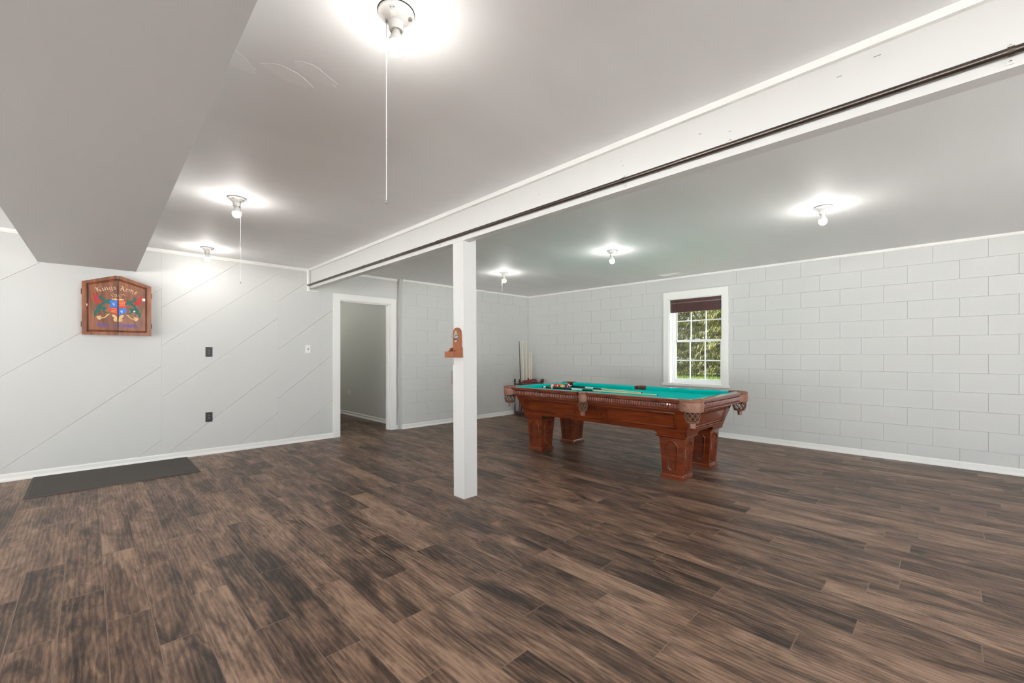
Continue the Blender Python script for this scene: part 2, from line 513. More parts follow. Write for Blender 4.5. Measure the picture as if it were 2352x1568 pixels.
# painted-over knots in the boards
for (x, z) in [(.62, 1.09), (.82, 1.09), (1.29, 1.04), (.755, .59), (-.13, .42), (-.18, .47), (.58, 2.12), (2.05, 2.15), (2.02, 1.57), (1.2, .36), (-.35, .12), (.50, 1.17)]:
    kr = random.uniform(.012, .02)
    MB().loft([[(x + kr * s_ * math.cos(a), YL - d_, z + .7 * kr * s_ * math.sin(a)) for a in [2 * PI * k / 12 for k in range(12)]] for s_, d_ in ((1, -.001), (1, .0005), (.8, .0012), (.4, .0006))]).build('knot', 'board_paint', wl)

# concrete block walls: recessed mortar backing, every block its own piece
RZ0, RH, BL = .0055, .2035, .4145
wr_ = wall_box('wall_rear', [((3.62, YB + .006, -.05), (XR + .2, YB + .26, 2.56))], 'mortar', 'white painted concrete block wall beside the doorway')
WY0, WY1, WZ0, WZ1 = 2.345, 3.162, .762, 2.115    # window opening
wr = wall_box('wall_right', [((XR + .006, YS, -.05), (XR + .23, WY0, 2.56)), ((XR + .006, WY1, -.05), (XR + .23, YB + .2, 2.56)), ((XR + .006, WY0, -.05), (XR + .23, WY1, WZ0)), ((XR + .006, WY0, WZ1), (XR + .23, WY1, 2.56))], 'mortar', 'long white painted concrete block wall with the window')
bcache = {}
def block(w, h, axis):
    key = (round(w, 4), round(h, 4), axis)
    if key not in bcache:
        a, b, g, ch = w / 2, h / 2, .0007, .0020
        r = lambda i, d: [((-a + g + i, d, -b + g + i), (a - g - i, d, -b + g + i), (a - g - i, d, b - g - i), (-a + g + i, d, b - g - i))][0]
        rings = [r(0, .010), r(0, .0020), r(ch, 0)]
        if axis == 'x': rings = [[(p[1], p[0], p[2]) for p in q] for q in rings]
        bcache[key] = MB().loft(rings).mesh('block'); bcache[key].materials.append(MATS['block_paint'])
    return bcache[key]
for k in range(12):
    z0, z1 = RZ0 + k * RH - (.0055 if k == 0 else 0), min(RZ0 + (k + 1) * RH, 2.47)
    if k == 11: z1 = 2.47
    # right wall
    s0 = -.299 if k % 2 == 1 else -.0915
    j = math.floor((YS - s0) / BL)
    while s0 + j * BL < YB:
        a, b = max(s0 + j * BL, YS), min(s0 + (j + 1) * BL, YB); j += 1
        if b - a < .01: continue
        ra, rb, rz0, rz1 = WY0 - .03, WY1 + .03, WZ0 - .02, 2.17
        cut = [(a, b, z0, z1)]
        if k == 11:                                            # lintel over the window
            if b > 2.16 and a < 3.56:
                cut = []
                if a < 2.15 < b: cut.append((a, 2.15, z0, z1))
                if a < 3.56 < b: cut.append((3.56, b, z0, z1))
        elif z1 > rz0 and z0 < rz1 and b > ra and a < rb:
            cut = []
            if a < ra: cut.append((a, ra, z0, z1))
            if b > rb: cut.append((rb, b, z0, z1))
            if z0 < rz0: cut.append((max(a, ra), min(b, rb), z0, rz0))
            if z1 > rz1: cut.append((max(a, ra), min(b, rb), rz1, z1))
        for (p, q, u, v) in cut:
            if q - p > .012 and v - u > .012: ob('block', block(q - p, v - u, 'x'), None, wr, (XR, (p + q) / 2, (u + v) / 2))
    # block wall beside the door
    s0 = 4.152 if k % 2 == 1 else 4.152 + BL / 2
    j = math.floor((3.66 - s0) / BL)
    while s0 + j * BL < XR:
        a, b = max(s0 + j * BL, 3.665), min(s0 + (j + 1) * BL, XR); j += 1
        if b - a > .012: ob('block', block(b - a, z1 - z0, 'y'), None, wr_, ((a + b) / 2, YB, (z0 + z1) / 2))
ob('block', block(1.41, 2.47 - (RZ0 + 11 * RH), 'x'), None, wr, (XR, 2.855, (2.47 + RZ0 + 11 * RH) / 2))['label'] = 'long lintel block above the window'
BO0, BO1 = .5, 4.8                       # second opening, added behind the viewpoint to let in fill daylight
wall_box('wall_back', [((XW - .2, YS - .2, -.05), (BO0, YS, 2.56)), ((BO1, YS - .2, -.05), (XR + .2, YS, 2.56)), ((BO0, YS - .2, 2.34), (BO1, YS, 2.56))], 'wall_paint', 'white wall behind the viewpoint')
d3 = struct(empty('door_3', ((BO0 + BO1) / 2, YS - .1, 0)), 'open patio doors behind the viewpoint')
for k in range(3): MB().box(((BO0 - BO1) / 2 + (BO1 - BO0) * k / 2 - .04, -.05, 0), ((BO0 - BO1) / 2 + (BO1 - BO0) * k / 2 + .04, .05, 2.34)).build('mullion', 'trim_paint', d3)
SO0, SO1, SOZ = -1.9, 5.3, 2.34           # wide opening added at the unseen end to let in fill daylight
wall_box('wall_side', [((XW - .2, YS - .2, -.05), (XW, SO0, 2.56)), ((XW - .2, SO1, -.05), (XW, YL + .1, 2.56)), ((XW - .2, SO0, SOZ), (XW, SO1, 2.56))], 'wall_paint', 'white wall at the far end of the room')
d2 = struct(empty('door_2', (XW - .1, (SO0 + SO1) / 2, 0)), 'open patio doors at the walk-out end')
for k in range(5):
    y_ = (SO0 - SO1) / 2 + (SO1 - SO0) * k / 4
    MB().box((-.05, y_ - .04, 0), (.05, y_ + .04, SOZ)).build('mullion', 'trim_paint', d2)
struct(MB().box((-60, -50, -.30), (XW - .2, 60, -.06)).box((XW - .2, -50, -.30), (40, YS - .2, -.06)).build('pavement', 'concrete'), 'concrete terrace outside the walk-out end')  # unseen ground added to throw daylight up onto the ceiling
struct(MB().box((XW - 2.6, -6.0, 2.62), (XW - .2, 8.0, 2.74)).box((XW - 2.6, YS - 2.4, 2.62), (XR + .6, YS - .2, 2.74)).build('roof_overhang', 'trim_paint'), 'deck roof over the terrace')  # unseen overhang added so less high sky light enters the openings

# pipe chase strip between boards and blocks
t1 = struct(MB().box((3.628, YL - .05, .02), (3.640, YL + .01, CR)).box((3.640, YL - .012, .02), (3.672, YL + .01, CR)).build('trim_1', 'trim_paint'), 'narrow upright trim strip between board wall and block wall')
MB().tube([(3.654, YL - .028, 1.62), (3.654, YL - .028, CR)], .019, 14).build('riser_pipe', 'bare_pipe', t1, True)
MB().tube([(3.654, YL - .028, .05), (3.654, YL - .028, 1.62)], .019, 14).build('riser_pipe', 'trim_paint', t1, True)

# baseboards and cove strips
def base(name, pts, label):
    """profile extruded along x or y: pts = (axis, fixed, a, b, sign)"""
    ax, c_, a, b, sg = pts
    prof = [(0, 0), (.024, 0), (.024, .010), (.019, .022), (.011, .030), (.011, .062), (.006, .072), (0, .074)]
    r = []
    for e in (a, b):
        r.append([((e, c_ - sg * d, z) if ax == 'x' else (c_ - sg * d, e, z)) for d, z in prof])
    return struct(MB().loft(r).build(name, 'trim_paint'), label)
base('baseboard_left', ('x', YL, XW, 2.563, 1), 'white baseboard along the board wall')
base('baseboard_rear', ('x', YB, 3.66, XR, 1), 'white baseboard along the block wall by the door')
base('baseboard_right', ('y', XR, YS, YB, 1), 'white baseboard along the window wall')
struct(MB().box((3.585, YL - .02, 0), (3.70, YL, .07)).build('baseboard_stub', 'trim_paint'), 'short white baseboard piece right of the door casing')
def cove(name, ax, c_, a, b, z1, h, d, label):
    r = [[((e, c_ - q[0], q[1]) if ax == 'x' else (c_ - q[0], e, q[1])) for q in ((0, z1), (0, z1 - h), (d * .6, z1 - h), (d, z1 - h * .5), (d, z1))] for e in (a, b)]
    return struct(MB().loft(r).build(name, 'trim_paint'), label)
cove('trim_2', 'x', YL, XW, 2.20, CL, .040, .016, 'white ceiling strip over the board wall')
cove('trim_3', 'x', YL, 2.30, 3.628, CR, .034, .014, 'white ceiling strip above the doorway')
cove('trim_4', 'x', YB, 3.672, XR, CR, .030, .014, 'white ceiling strip over the block wall by the door')
cove('trim_5', 'y', XR, YS, YB, CR, .030, .014, 'white ceiling strip over the window wall')

# ------------------------------------------------------------------ doorway and hall behind it
d1 = struct(empty('door_1', (0, 0, 0)), 'open doorway with wide white casing')
MB().box((2.563, YL - .022, 0), (DX0, YL + .002, 2.132)).build('casing', 'trim_paint', d1)
MB().box((DX1, YL - .022, 0), (3.587, YL + .002, 2.132)).build('casing', 'trim_paint', d1)
MB().box((DX0, YL - .022, DZ), (DX1, YL + .002, 2.132)).build('head_casing', 'trim_paint', d1)
MB().box((DX0 - .004, YL - .004, 0), (DX0 + .012, WT + .01, DZ + .004)).build('jamb', 'trim_paint', d1)
MB().box((DX1 - .012, YL - .004, 0), (DX1 + .004, WT + .01, DZ + .004)).build('jamb', 'trim_paint', d1)
MB().box((DX0, YL - .004, DZ - .012), (DX1, WT + .01, DZ + .004)).build('head_jamb', 'trim_paint', d1)
MB().box((DX1 - .024, YL + .045, 0), (DX1 - .012, YL + .085, DZ - .012)).build('door_stop', 'trim_paint', d1)
MB().box((DX0 + .012, YL + .045, DZ - .024), (DX1 - .012, YL + .085, DZ - .012)).build('door_stop', 'trim_paint', d1)
struct(MB().box((3.765, WT, -.05), (3.9, 10.0, 2.5)).build('wall_hall_right', 'hall_paint'), 'grey green hall wall seen through the doorway')
struct(MB().box((-1.0, WT, -.05), (-.88, 10.0, 2.5)).build('wall_hall_left', 'hall_paint'), 'hall wall out of sight')
struct(MB().box((-1.0, 9.9, -.05), (3.9, 10.05, 2.5)).build('wall_hall_end', 'hall_paint'), 'end wall of the hall')
struct(MB().box((-1.0, WT, 2.44), (3.9, 10.05, 2.5)).build('ceiling_hall', 'ceiling_paint'), 'hall ceiling')
base('baseboard_hall', ('y', 3.765, WT + .012, 9.9, 1), 'white baseboard along the hall wall')

# ------------------------------------------------------------------ window
w1 = struct(empty('window_1', (XR, (WY0 + WY1) / 2, 0)), 'white double hung window with grilles')
def wbox(n, x0, x1, y0, y1, z0, z1, mt='trim_paint', par=None):
    p = par or w1
    o = MB().box((x0, y0, z0), (x1, y1, z1)).build(n, mt, p)
    o.location = (0, 0, 0)
    base_ = Vector((XR, (WY0 + WY1) / 2, 0))
    o.data.transform(Matrix.Translation(-base_))
    return o
wbox('casing', XR - .022, XR + .002, WY1, 3.252, .772, 2.226)
wbox('casing', XR - .022, XR + .002, 2.254, WY0, .772, 2.226)
wbox('head_casing', XR - .022, XR + .002, WY0, WY1, WZ1, 2.226)
wbox('window_sill', XR - .04, XR + .115, 2.238, 3.272, .734, .772)
wbox('jamb', XR - .002, XR + .24, WY1 - .014, WY1 + .002, .77, WZ1)
wbox('jamb', XR - .002, XR + .24, WY0 - .002, WY0 + .014, .77, WZ1)
wbox('head_jamb', XR - .002, XR + .24, WY0, WY1, WZ1 - .012, WZ1 + .004)
# vinyl frame: two sashes in two tracks
ya, yb = WY0 + .014, WY1 - .014
FX0 = XR + .085
wbox('frame_stile', FX0 - .006, FX0 + .10, yb - .022, yb, .77, WZ1 - .012, 'vinyl')
wbox('frame_stile', FX0 - .006, FX0 + .10, ya, ya + .022, .77, WZ1 - .012, 'vinyl')
def sash(nm, x0, x1, z0, z1, rail_b, rail_t):
    y0, y1 = ya + .012, yb - .012
    st = .034
    s = wbox(nm, x0, x1, y0, y1, z0, z0 + rail_b, 'vinyl')
    s['label'] = 'white vinyl sash'
    def add(n, *a, mt='vinyl'): return wbox(n, *a, mt=mt, par=s)
    add('top_rail', x0, x1, y0, y1, z1 - rail_t, z1)
    add('stile', x0, x1, y0, y0 + st, z0 + rail_b, z1 - rail_t)
    add('stile', x0, x1, y1 - st, y1, z0 + rail_b, z1 - rail_t)
    gy0, gy1, gz0, gz1 = y0 + st, y1 - st, z0 + rail_b, z1 - rail_t
    xm = (x0 + x1) / 2
    for i in (1, 2):
        y = gy0 + (gy1 - gy0) * i / 3; add('grille_bar', xm - .006, xm + .006, y - .0085, y + .0085, gz0, gz1)
    zm = (gz0 + gz1) / 2
    add('grille_bar', xm - .0055, xm + .0055, gy0, gy1, zm - .0085, zm + .0085)
    for i in range(3):
        for k in range(2):
            add('pane', xm - .002, xm + .002, gy0 + (gy1 - gy0) * i / 3, gy0 + (gy1 - gy0) * (i + 1) / 3, gz0 + (gz1 - gz0) * k / 2, gz0 + (gz1 - gz0) * (k + 1) / 2, mt='window_glass')
sash('lower_sash', FX0 + .006, FX0 + .042, .772, 1.462, .070, .036)
sash('upper_sash', FX0 + .046, FX0 + .080, 1.428, WZ1 - .016, .034, .030)
wbox('sash_lock', FX0 - .004, FX0 + .02, 2.72, 2.78, 1.462, 1.475, 'vinyl')

# blind: headrail, raised stack of slats, bottom rail, wand
bl = tag(empty('window_blind', (XR + .035, (ya + yb) / 2, WZ1 - .012)), 'raised brown slatted blind at the top of the window', 'blind')
by = (yb - ya) / 2 - .004
MB().box((-.026, -by, -.055), (.026, by, 0)).build('headrail', 'blind_brown', bl)
MB().box((-.027, -by, -.060), (.027, by, -.055)).build('headrail_lip', 'zinc', bl)
sl = MB().loft([[(-.025, s_ * (by - .004), -.0015), (0, s_ * (by - .004), .001), (.025, s_ * (by - .004), -.0015), (.025, s_ * (by - .004), -.0058), (0, s_ * (by - .004), -.0036), (-.025, s_ * (by - .004), -.0058)] for s_ in (-1, 1)]).mesh('slat')
sl.materials.append(MATS['blind_brown'])
for i in range(25): ob('slat', sl, None, bl, (random.uniform(-.0015, .0015), 0, -.0615 - i * .0049))
MB().box((-.025, -by + .003, -.205), (.025, by - .003, -.187)).build('bottom_rail', 'blind_brown', bl)
MB().tube([(-.036, by - .10, -.03), (-.037, by - .10, -.72)], .0035, 8).build('wand', 'rack_wood', bl)
for yy in (-.24, .0, .24): MB().tube([(-.0285, yy, -.03), (-.0285, yy, -.205)], .0015, 6).build('lift_cord', 'leather_dark', bl)

# ------------------------------------------------------------------ lamps
RV = Vector((.7124, -.7017, 0))         # toward the right of the picture
def canopy():
    mb = MB().lathe([(.0, -.002), (.0625, -.002), (.0635, -.006), (.0615, -.0095), (.054, -.012), (.046, -.018), (.034, -.030), (.0265, -.038), (.0255, -.060), (.0235, -.066), (.021, -.066), (.020, -.060), (0, -.060)], n=36)
    return mb.mesh('lamp_holder', True)
can_me = canopy(); can_me.materials.append(MATS['porcelain'])
gap_shade_me = MB().lathe([(.0, 0), (.0650, 0), (.0650, -.0022), (0, -.0022)], n=36).mesh('gasket'); gap_shade_me.materials.append(MATS['dark_gasket'])  # dark ring painting in the shadow of the gap above the holder
neck_me = MB().lathe([(.0, -.060), (.0135, -.060), (.0135, -.070), (.0150, -.073), (.0195, -.084), (.0250, -.096), (.0292, -.108), (.0296, -.1105), (0, -.1105)], n=24).mesh('bulb_neck', True); neck_me.materials.append(MATS['white_plastic'])
prof = [(0.0, -.0895), (.0215, -.0895)] + [(.030 * math.sin(a), -.1185 - .030 * math.cos(a) * -1) for a in []]
prof = [(.0, -.1107), (.0290, -.1107), (.0300, -.116), (.0300, -.121), (.0288, -.131), (.0250, -.1405), (.0180, -.1475), (.0090, -.1512), (.0012, -.152), (0, -.152)]
bulb_me = MB().lathe(prof, n=20).mesh('bulb', True); bulb_me.materials.append(MATS['bulb_light'])
slot_me = MB().box((-.0009, -.001, -.004), (.0009, .001, .004)).mesh('slot'); slot_me.materials.append(MATS['black_plastic'])
hook_me = MB().lathe([(.0, 0), (.009, 0), (.009, -.004), (.004, -.006), (0, -.006)], n=14).mesh('screw_recess', True); hook_me.materials.append(MATS['zinc'])
def lamp(x, y, z, label, pull=None, kink=False, unseen=False):
    t = tag(empty('ceiling_lamp', (x, y, z)), label, 'lamp', 'bare bulb ceiling lamps')
    ob('gasket', gap_shade_me, None, t); h = ob('lamp_holder', can_me, None, t)
    ob('bulb_neck', neck_me, None, t); ob('bulb', bulb_me, None, t)
    nv = Vector((-.7017, -.7124, 0))    # side facing the room middle
    MB().loft([[tuple(nv * q[0] + RV * s_ * q[2] + Vector((0, 0, q[1]))) for s_ in (-1, 1)] + [tuple(nv * (q[0] - .02) + RV * s_ * q[2] + Vector((0, 0, q[1] + .004))) for s_ in (1, -1)] for q in ((.056, -.009, .012), (.046, -.026, .011), (.026, -.036, .009))]).build('outlet_face', 'porcelain', t)
    for s_ in (-1, 1):
        p = nv * .0515 + RV * (.006 * s_) + Vector((0, 0, -.0185))
        sl_ = ob('slot', slot_me, None, h, p); sl_.rotation_euler = (math.radians(-30), 0, -math.radians(44.6))
    ob('screw_recess', hook_me, None, h, tuple(RV * .046 + nv * -.006 + Vector((0, 0, -.0165))))
    if pull:
        sgn, zb = pull
        p = RV * (.033 * sgn) + nv * .006
        zt = -.034
        MB().tube([(p.x, p.y, zt + .006), (p.x, p.y, zt - .004)], .004, 8).build('chain_port', 'zinc', t)
        ch = MB()
        for i in range(20):
            c_ = (p.x, p.y, zt - .006 - i * .0034)
            ch.lathe([(0, .0015), (.0013, .0008), (.0013, -.0008), (0, -.0015)], c_, 6)
        ch.build('bead_chain', 'zinc', t)
        L_ = zb - z
        pts = [(p.x, p.y, zt - .07)]
        if kink: pts += [(p.x, p.y, -.30), (p.x - RV.x * .004, p.y - RV.y * .004, -.38), (p.x + RV.x * .003, p.y + RV.y * .003, -.46), (p.x + RV.x * .001, p.y, -.52)]
        pts += [(p.x, p.y, L_)]
        cd = MB().tube(pts, .0014, 6).build('pull_cord', 'string', t)
        if kink:
            lp = [tuple(p + RV * (.008 * math.cos(a) - .004) + Vector((0, 0, -.40 + .022 * math.sin(a)))) for a in [2 * PI * k / 12 for k in range(13)]]
            MB().tube(lp, .0009, 5).build('loop_knot', 'string', cd)
        MB().lathe([(0, .012), (.0025, .010), (.0042, 0), (.0042, -.002), (0, -.002)], (p.x, p.y, L_), 10).build('pull_tip', 'zinc', cd)
    return t
lamp(.781, 1.382, CL, 'bare bulb ceiling lamp with long white pull cord, largest in view', (-1, 1.76))
lamp(.819, 3.886, CL, 'bare bulb ceiling lamp with knotted pull cord, before the board wall', (1, 1.778), True)
lamp(.958, 5.923, CL, 'bare bulb ceiling lamp close against the board wall, no pull cord')
lamp(4.475, 4.712, CR, 'bare bulb ceiling lamp with pull cord seen just right of the post', (-1, 1.787))
lamp(4.46, 2.819, CR, 'bare bulb ceiling lamp without cord directly above the pool table')
lamp(4.399, .737, CR, 'bare bulb ceiling lamp high on the right beyond the window')
for x, y, z in [(.80, -1.5, CL), (4.40, -1.5, CR), (-1.15, 4.3, CL), (-2.0, 1.4, CL), (-2.4, -1.5, CL), (2.45, 8.6, CL), (2.6, 7.5, CL), (3.0, 9.4, CL)]:  # unseen bulbs: some inferred from the light, the rest added for fill
    lamp(x, y, z, 'bare bulb ceiling lamp outside the picture')

# ------------------------------------------------------------------ pipe on the beam
pipe = tag(empty('curtain_pipe', (0, 0, 0)), 'long dark steel pipe strapped along the side of the white beam', 'pipe')
def on_beam(y, off): return beam_x(y) - off
PZ = 2.2085
MB().tube([(on_beam(YS, .019), YS + .01, PZ), (on_beam(YL, .019), YL - .03, PZ)], .0128, 16).build('tube', 'steel', pipe, True)
for y in (4.62, 3.13, 1.29, -.145, -1.6):
    x = on_beam(y, .019)
    arc = [(x + .0155 * math.cos(a), z_) for a, z_ in []]
    rg = []
    for dy in (-.008, .008):
        inner = [(x + .0136 * math.cos(a), y + dy, PZ + .0136 * math.sin(a)) for a in [PI * (.5 + k / 10) for k in range(11)]]
        outer = [(x + .0155 * math.cos(a), y + dy, PZ + .0155 * math.sin(a)) for a in [PI * (1.5 - k / 10) for k in range(11)]]
        rg.append(inner + outer)
    s = MB().loft(rg).build('strap', 'steel', pipe)
    for sz in (-1, 1):
        MB().box((x + .014, y - .008, PZ + sz * .0245 - .0105), (x + .0195, y + .008, PZ + sz * .0245 + .0105)).build('strap_ear', 'beam_paint', s)
        MB().lathe([(0, .002), (.004, .001), (.004, 0), (0, 0)], n=8).build('screw', 'zinc', s).matrix_local = Matrix.Translation((x + .013, y, PZ + sz * .026)) @ Matrix.Rotation(-PI / 2, 4, 'Y')
x = on_beam(YL - .035, .019)
rg = [[(x + r * math.cos(a), YL - .034 + d, PZ + r * math.sin(a)) for a in [2 * PI * k / 20 for k in range(20)]] for r, d in ((.0135, 0), (.021, 0), (.021, .014), (.0135, .014))]
MB().loft(rg + rg[:1], caps=False).build('end_socket', 'black_plastic', pipe)

# ------------------------------------------------------------------ pool table
PT = Vector((4.52, 2.81, 0))
pt = tag(empty('pool_table', PT), 'mahogany pool table with teal cloth, leather pockets and four tapered legs', 'pool table')
HX, HY, TZ = .690, 1.252, .813
BED = .768
def part(mb, n, mt, par=pt, smooth=False): return mb.build(n, mt, par, smooth)
# slate bed with cloth
part(MB().box((-.60, -1.16, .712), (.60, 1.16, BED)), 'bed', 'cloth')
part(MB().box((-.585, -1.145, .700), (.585, 1.145, .712)), 'slate_frame', 'mahogany')
def rail(axis, side, a, b, ca, cb):
    """one rail; profile (out, z) measured from the table middle, swept from a to b; cushion ends cut at ca, cb"""
    H = HX if axis == 'y' else HY
    def P(o_, z, t):
        return (side * o_, t, z) if axis == 'y' else (t, side * o_, z)
    wood = [(H - .100, .770), (H - .100, TZ - .001), (H - .020, TZ), (H - .006, TZ - .004), (H, TZ - .013), (H - .003, TZ - .024), (H - .010, TZ - .029), (H - .010, TZ - .033), (H - .016, TZ - .036), (H - .027, TZ - .044), (H - .030, TZ - .047), (H - .030, .722), (H - .020, .719), (H - .014, .714), (H - .016, .706), (H - .024, .700), (H - .100, .700)]
    r = part(MB().loft([[P(o_, z, t) for o_, z in wood] for t in (a, b)]), 'rail', 'mahogany_rail', smooth=True)
    # bead and reel band along the outside
    n = max(1, round((b - a) / .0262)); bd = MB()
    for i in range(n):
        t = a + (b - a) * (i + .5) / n
        pr = [(-.0092, 0), (-.0092, .006), (-.0055, .0115), (.0055, .0115), (.0092, .006), (.0092, 0)]
        rg = []
        for z, k in ((.7245, .55), (.731, .95), (.752, 1.0), (.7655, .75)):
            rg.append([P(H - .0305 + q[1] * k, z, t + q[0]) for q in pr])
        bd.loft(rg)
    bead = part(bd, 'bead_band', 'mahogany_rail', r); bead['kind'] = 'stuff'
    # cushion under cloth
    cu = [(H - .090, TZ + .0006), (H - .112, TZ - .002), (H - .131, TZ - .008), (H - .134, TZ - .012), (H - .118, BED + .001), (H - .090, BED + .001)]
    sg = 1
    rgs = []
    for t, inn in ((ca, .022), (cb, -.022)):
        rgs.append([P(o_, z, t + (inn if o_ < H - .10 else 0)) for o_, z in cu])
    c_ = part(MB().loft(rgs), 'cushion', 'cloth', r)
    dm = MB()
    return r
EC, SP = .085, .062
for sx in (-1, 1):
    rail('y', sx, -HY + EC, -SP, -HY + .165, -.075)
    rail('y', sx, SP, HY - EC, .075, HY - .165)
for sy in (-1, 1): rail('x', sy, -HX + EC, HX - EC, -HX + .165, HX - .165)
# pockets
def pocket(c, ang, R, spread, nr, nz0):
    k = D.objects.new('pocket', None); C.objects.link(k); k.parent = pt; k.location = (c[0], c[1], 0); k.rotation_euler = (0, 0, ang)
    k.empty_display_size = .05
    a0, a1 = -spread, spread
    # moulded rim
    rim = [(R - .030, TZ - .028), (R - .032, TZ + .001), (R - .022, TZ + .006), (R - .008, TZ + .004), (R + .001, TZ - .006), (R, TZ - .016), (R - .004, TZ - .022)]
    n = 22
    rg = [[(r * math.cos(a0 + (a1 - a0) * i / n), r * math.sin(a0 + (a1 - a0) * i / n), z) for r, z in rim] for i in range(n + 1)]
    MB().loft(rg).build('rim', 'leather', k, True)
    # tooled leather shield, lower edge curved
    sh = MB(); rg = []
    for i in range(n + 1):
        a = a0 * .93 + (a1 - a0) * .93 * i / n; t = abs(2 * i / n - 1)
        zb = .703 + .010 * (t ** 3)
        top = TZ - .018
        rg.append([(r * math.cos(a), r * math.sin(a), z) for r, z in ((R - .006, top), (R - .001, top - .02), (R - .001, (top + zb) / 2), (R - .006, zb), (R - .011, zb), (R - .010, (top + zb) / 2), (R - .012, top))])
    sh.loft(rg); sh.build('shield', 'tooled_leather', k, True)
    # strap net: crossing straps woven down to the tail
    cx_ = R * .28
    net = MB(); n = 9
    def q(a, f):
        r = nr * (1 + .10 * math.sin(PI * f) - .16 * f * f)
        return (cx_ + r * math.cos(a), r * math.sin(a), nz0 - f * .092)
    for i in range(n):
        for s_ in (-1, 1):
            a = 2 * PI * i / n
            net.tube([q(a + s_ * f * 2 * PI / n * 1.5, f) for f in (0, .14, .28, .42, .56, .70, .85, 1)], .0042, 6)
    net.tube([q(2 * PI * i / 18, 0) for i in range(19)], .005, 6)
    net.tube([q(2 * PI * i / 18, 1) for i in range(19)], .006, 6)
    net.lathe([(0, -.094), (nr * .86, -.092), (nr * .84, -.099), (nr * .4, -.106), (0, -.106)], (cx_, 0, nz0), 18)
    net.build('net', 'leather_dark', k, True)
    MB().loft([[(cx_ + .012 * s_ + .004, y, nz0 + z) for s_, y in ((-1, -w), (1, -w), (1, w), (-1, w))] for z, w in ((-.104, .021), (-.116, .024), (-.150, .022))]).build('tail', 'leather', k)
    # dark throat of the pocket
    MB().lathe([(nr * .92, -.004), (nr * .92, -.09), (0, -.09)], (cx_ * .4, 0, BED + .006), 16).build('throat', 'pocket_void', k)
for sx in (-1, 1):
    for sy in (-1, 1): pocket((sx * (HX - .088), sy * (HY - .088)), math.atan2(sy, sx), .112, math.radians(112), .062, .705)
    pocket((sx * (HX - .052), 0), 0 if sx > 0 else PI, .064, math.radians(88), .046, .705)
# apron: flared box with raised panel mouldings
AB = (.478, 1.068, .462); AT = (.552, 1.142, .703); AD = (.470, 1.060, .428)
def ring(q, z=None): return [(-q[0], -q[1], q[2]), (q[0], -q[1], q[2]), (q[0], q[1], q[2]), (-q[0], q[1], q[2])]
apr = part(MB().loft([ring(AB), ring(AT)]), 'apron', 'mahogany')
def lerp(a, b, t): return a + (b - a) * t
def face_fn(face, sgn):
    """map (s along, z) on a flared side to 3D with offset d outwards"""
    def fn(s, z, d):
        t = (z - AB[2]) / (AT[2] - AB[2])
        if face == 'y': return (sgn * (lerp(AB[0], AT[0], t) + d), s, z + d * -.2)
        return (s, sgn * (lerp(AB[1], AT[1], t) + d), z + d * -.2)
    return fn
def clipped(s0, s1, z0, z1, c, flare=0):
    """octagonal outline with softly cut corners; flare widens the top ends"""
    pts = []
    for (cx_, cz, a) in ((s1 - c, z0 + c, -90), (s1 - c, z1 - c, 0), (s0 + c, z1 - c, 90), (s0 + c, z0 + c, 180)):
        for j in range(4):
            an = math.radians(a + 30 * j); pts.append((cx_ + c * math.cos(an), cz + c * math.sin(an)))
    m0 = (s0 + s1) / 2
    return [(s + flare * (z - z0) / (z1 - z0) * (1 if s > m0 else -1), z) for s, z in pts]
def moulding(loop, fn, w, h, n, par, mt='mahogany'):
    cx_ = sum(p[0] for p in loop) / len(loop); cz = sum(p[1] for p in loop) / len(loop)
    def off(d):
        out = []
        L = len(loop)
        for i in range(L):
            p0, p1, p2 = loop[i - 1], loop[i], loop[(i + 1) % L]
            tx, tz = p2[0] - p0[0], p2[1] - p0[1]; l = math.hypot(tx, tz) or 1
            out.append((p1[0] - tz / l * d, p1[1] + tx / l * d))
        return out
    rings = [[fn(s, z, d) for s, z in off(o_)] for o_, d in ((0, -.002), (w * .05, h * .30), (w * .22, h * .42), (w * .32, h), (w * .48, h * .92), (w * .56, h * .05), (w * .68, h * .02), (w * .78, h * .40), (w, h * .28), (w * 1.02, -.002))]
    return MB().loft(rings, caps=False).build(n, mt, par, True)
ZB0, ZB1 = .492, .668
for sg in (-1, 1):
    fn = face_fn('y', sg)
    for s0, s1 in ((-.99, -.19), (-.125, .125), (.19, .99)): moulding(clipped(s0, s1, ZB0, ZB1, .022), fn, .034, .016, 'panel_moulding', apr)
    fn = face_fn('x', sg)
    moulding(clipped(-.40, .40, ZB0, ZB1, .022, .03), fn, .034, .016, 'panel_moulding', apr)
    # lower corner extensions of the apron that meet the legs, and corner fillets
    for sy in (-1, 1):
        blk = [(sg * x, sy * y, z) for x, y, z in ((.46, .745, .462), (.478, .745, .462), (.478, 1.068, .462), (.46, 1.068, .462), (.458, .775, .428), (.470, .775, .428), (.470, 1.060, .428), (.458, 1.060, .428))]
        MB().add(blk, BF).build('apron_drop', 'mahogany', apr)
        blk = [(sg * x, sy * y, z) for x, y, z in ((.185, 1.050, .462), (.478, 1.050, .462), (.478, 1.068, .462), (.185, 1.068, .462), (.215, 1.048, .428), (.470, 1.048, .428), (.470, 1.060, .428), (.215, 1.060, .428))]
        MB().add(blk, BF).build('apron_drop', 'mahogany', apr)
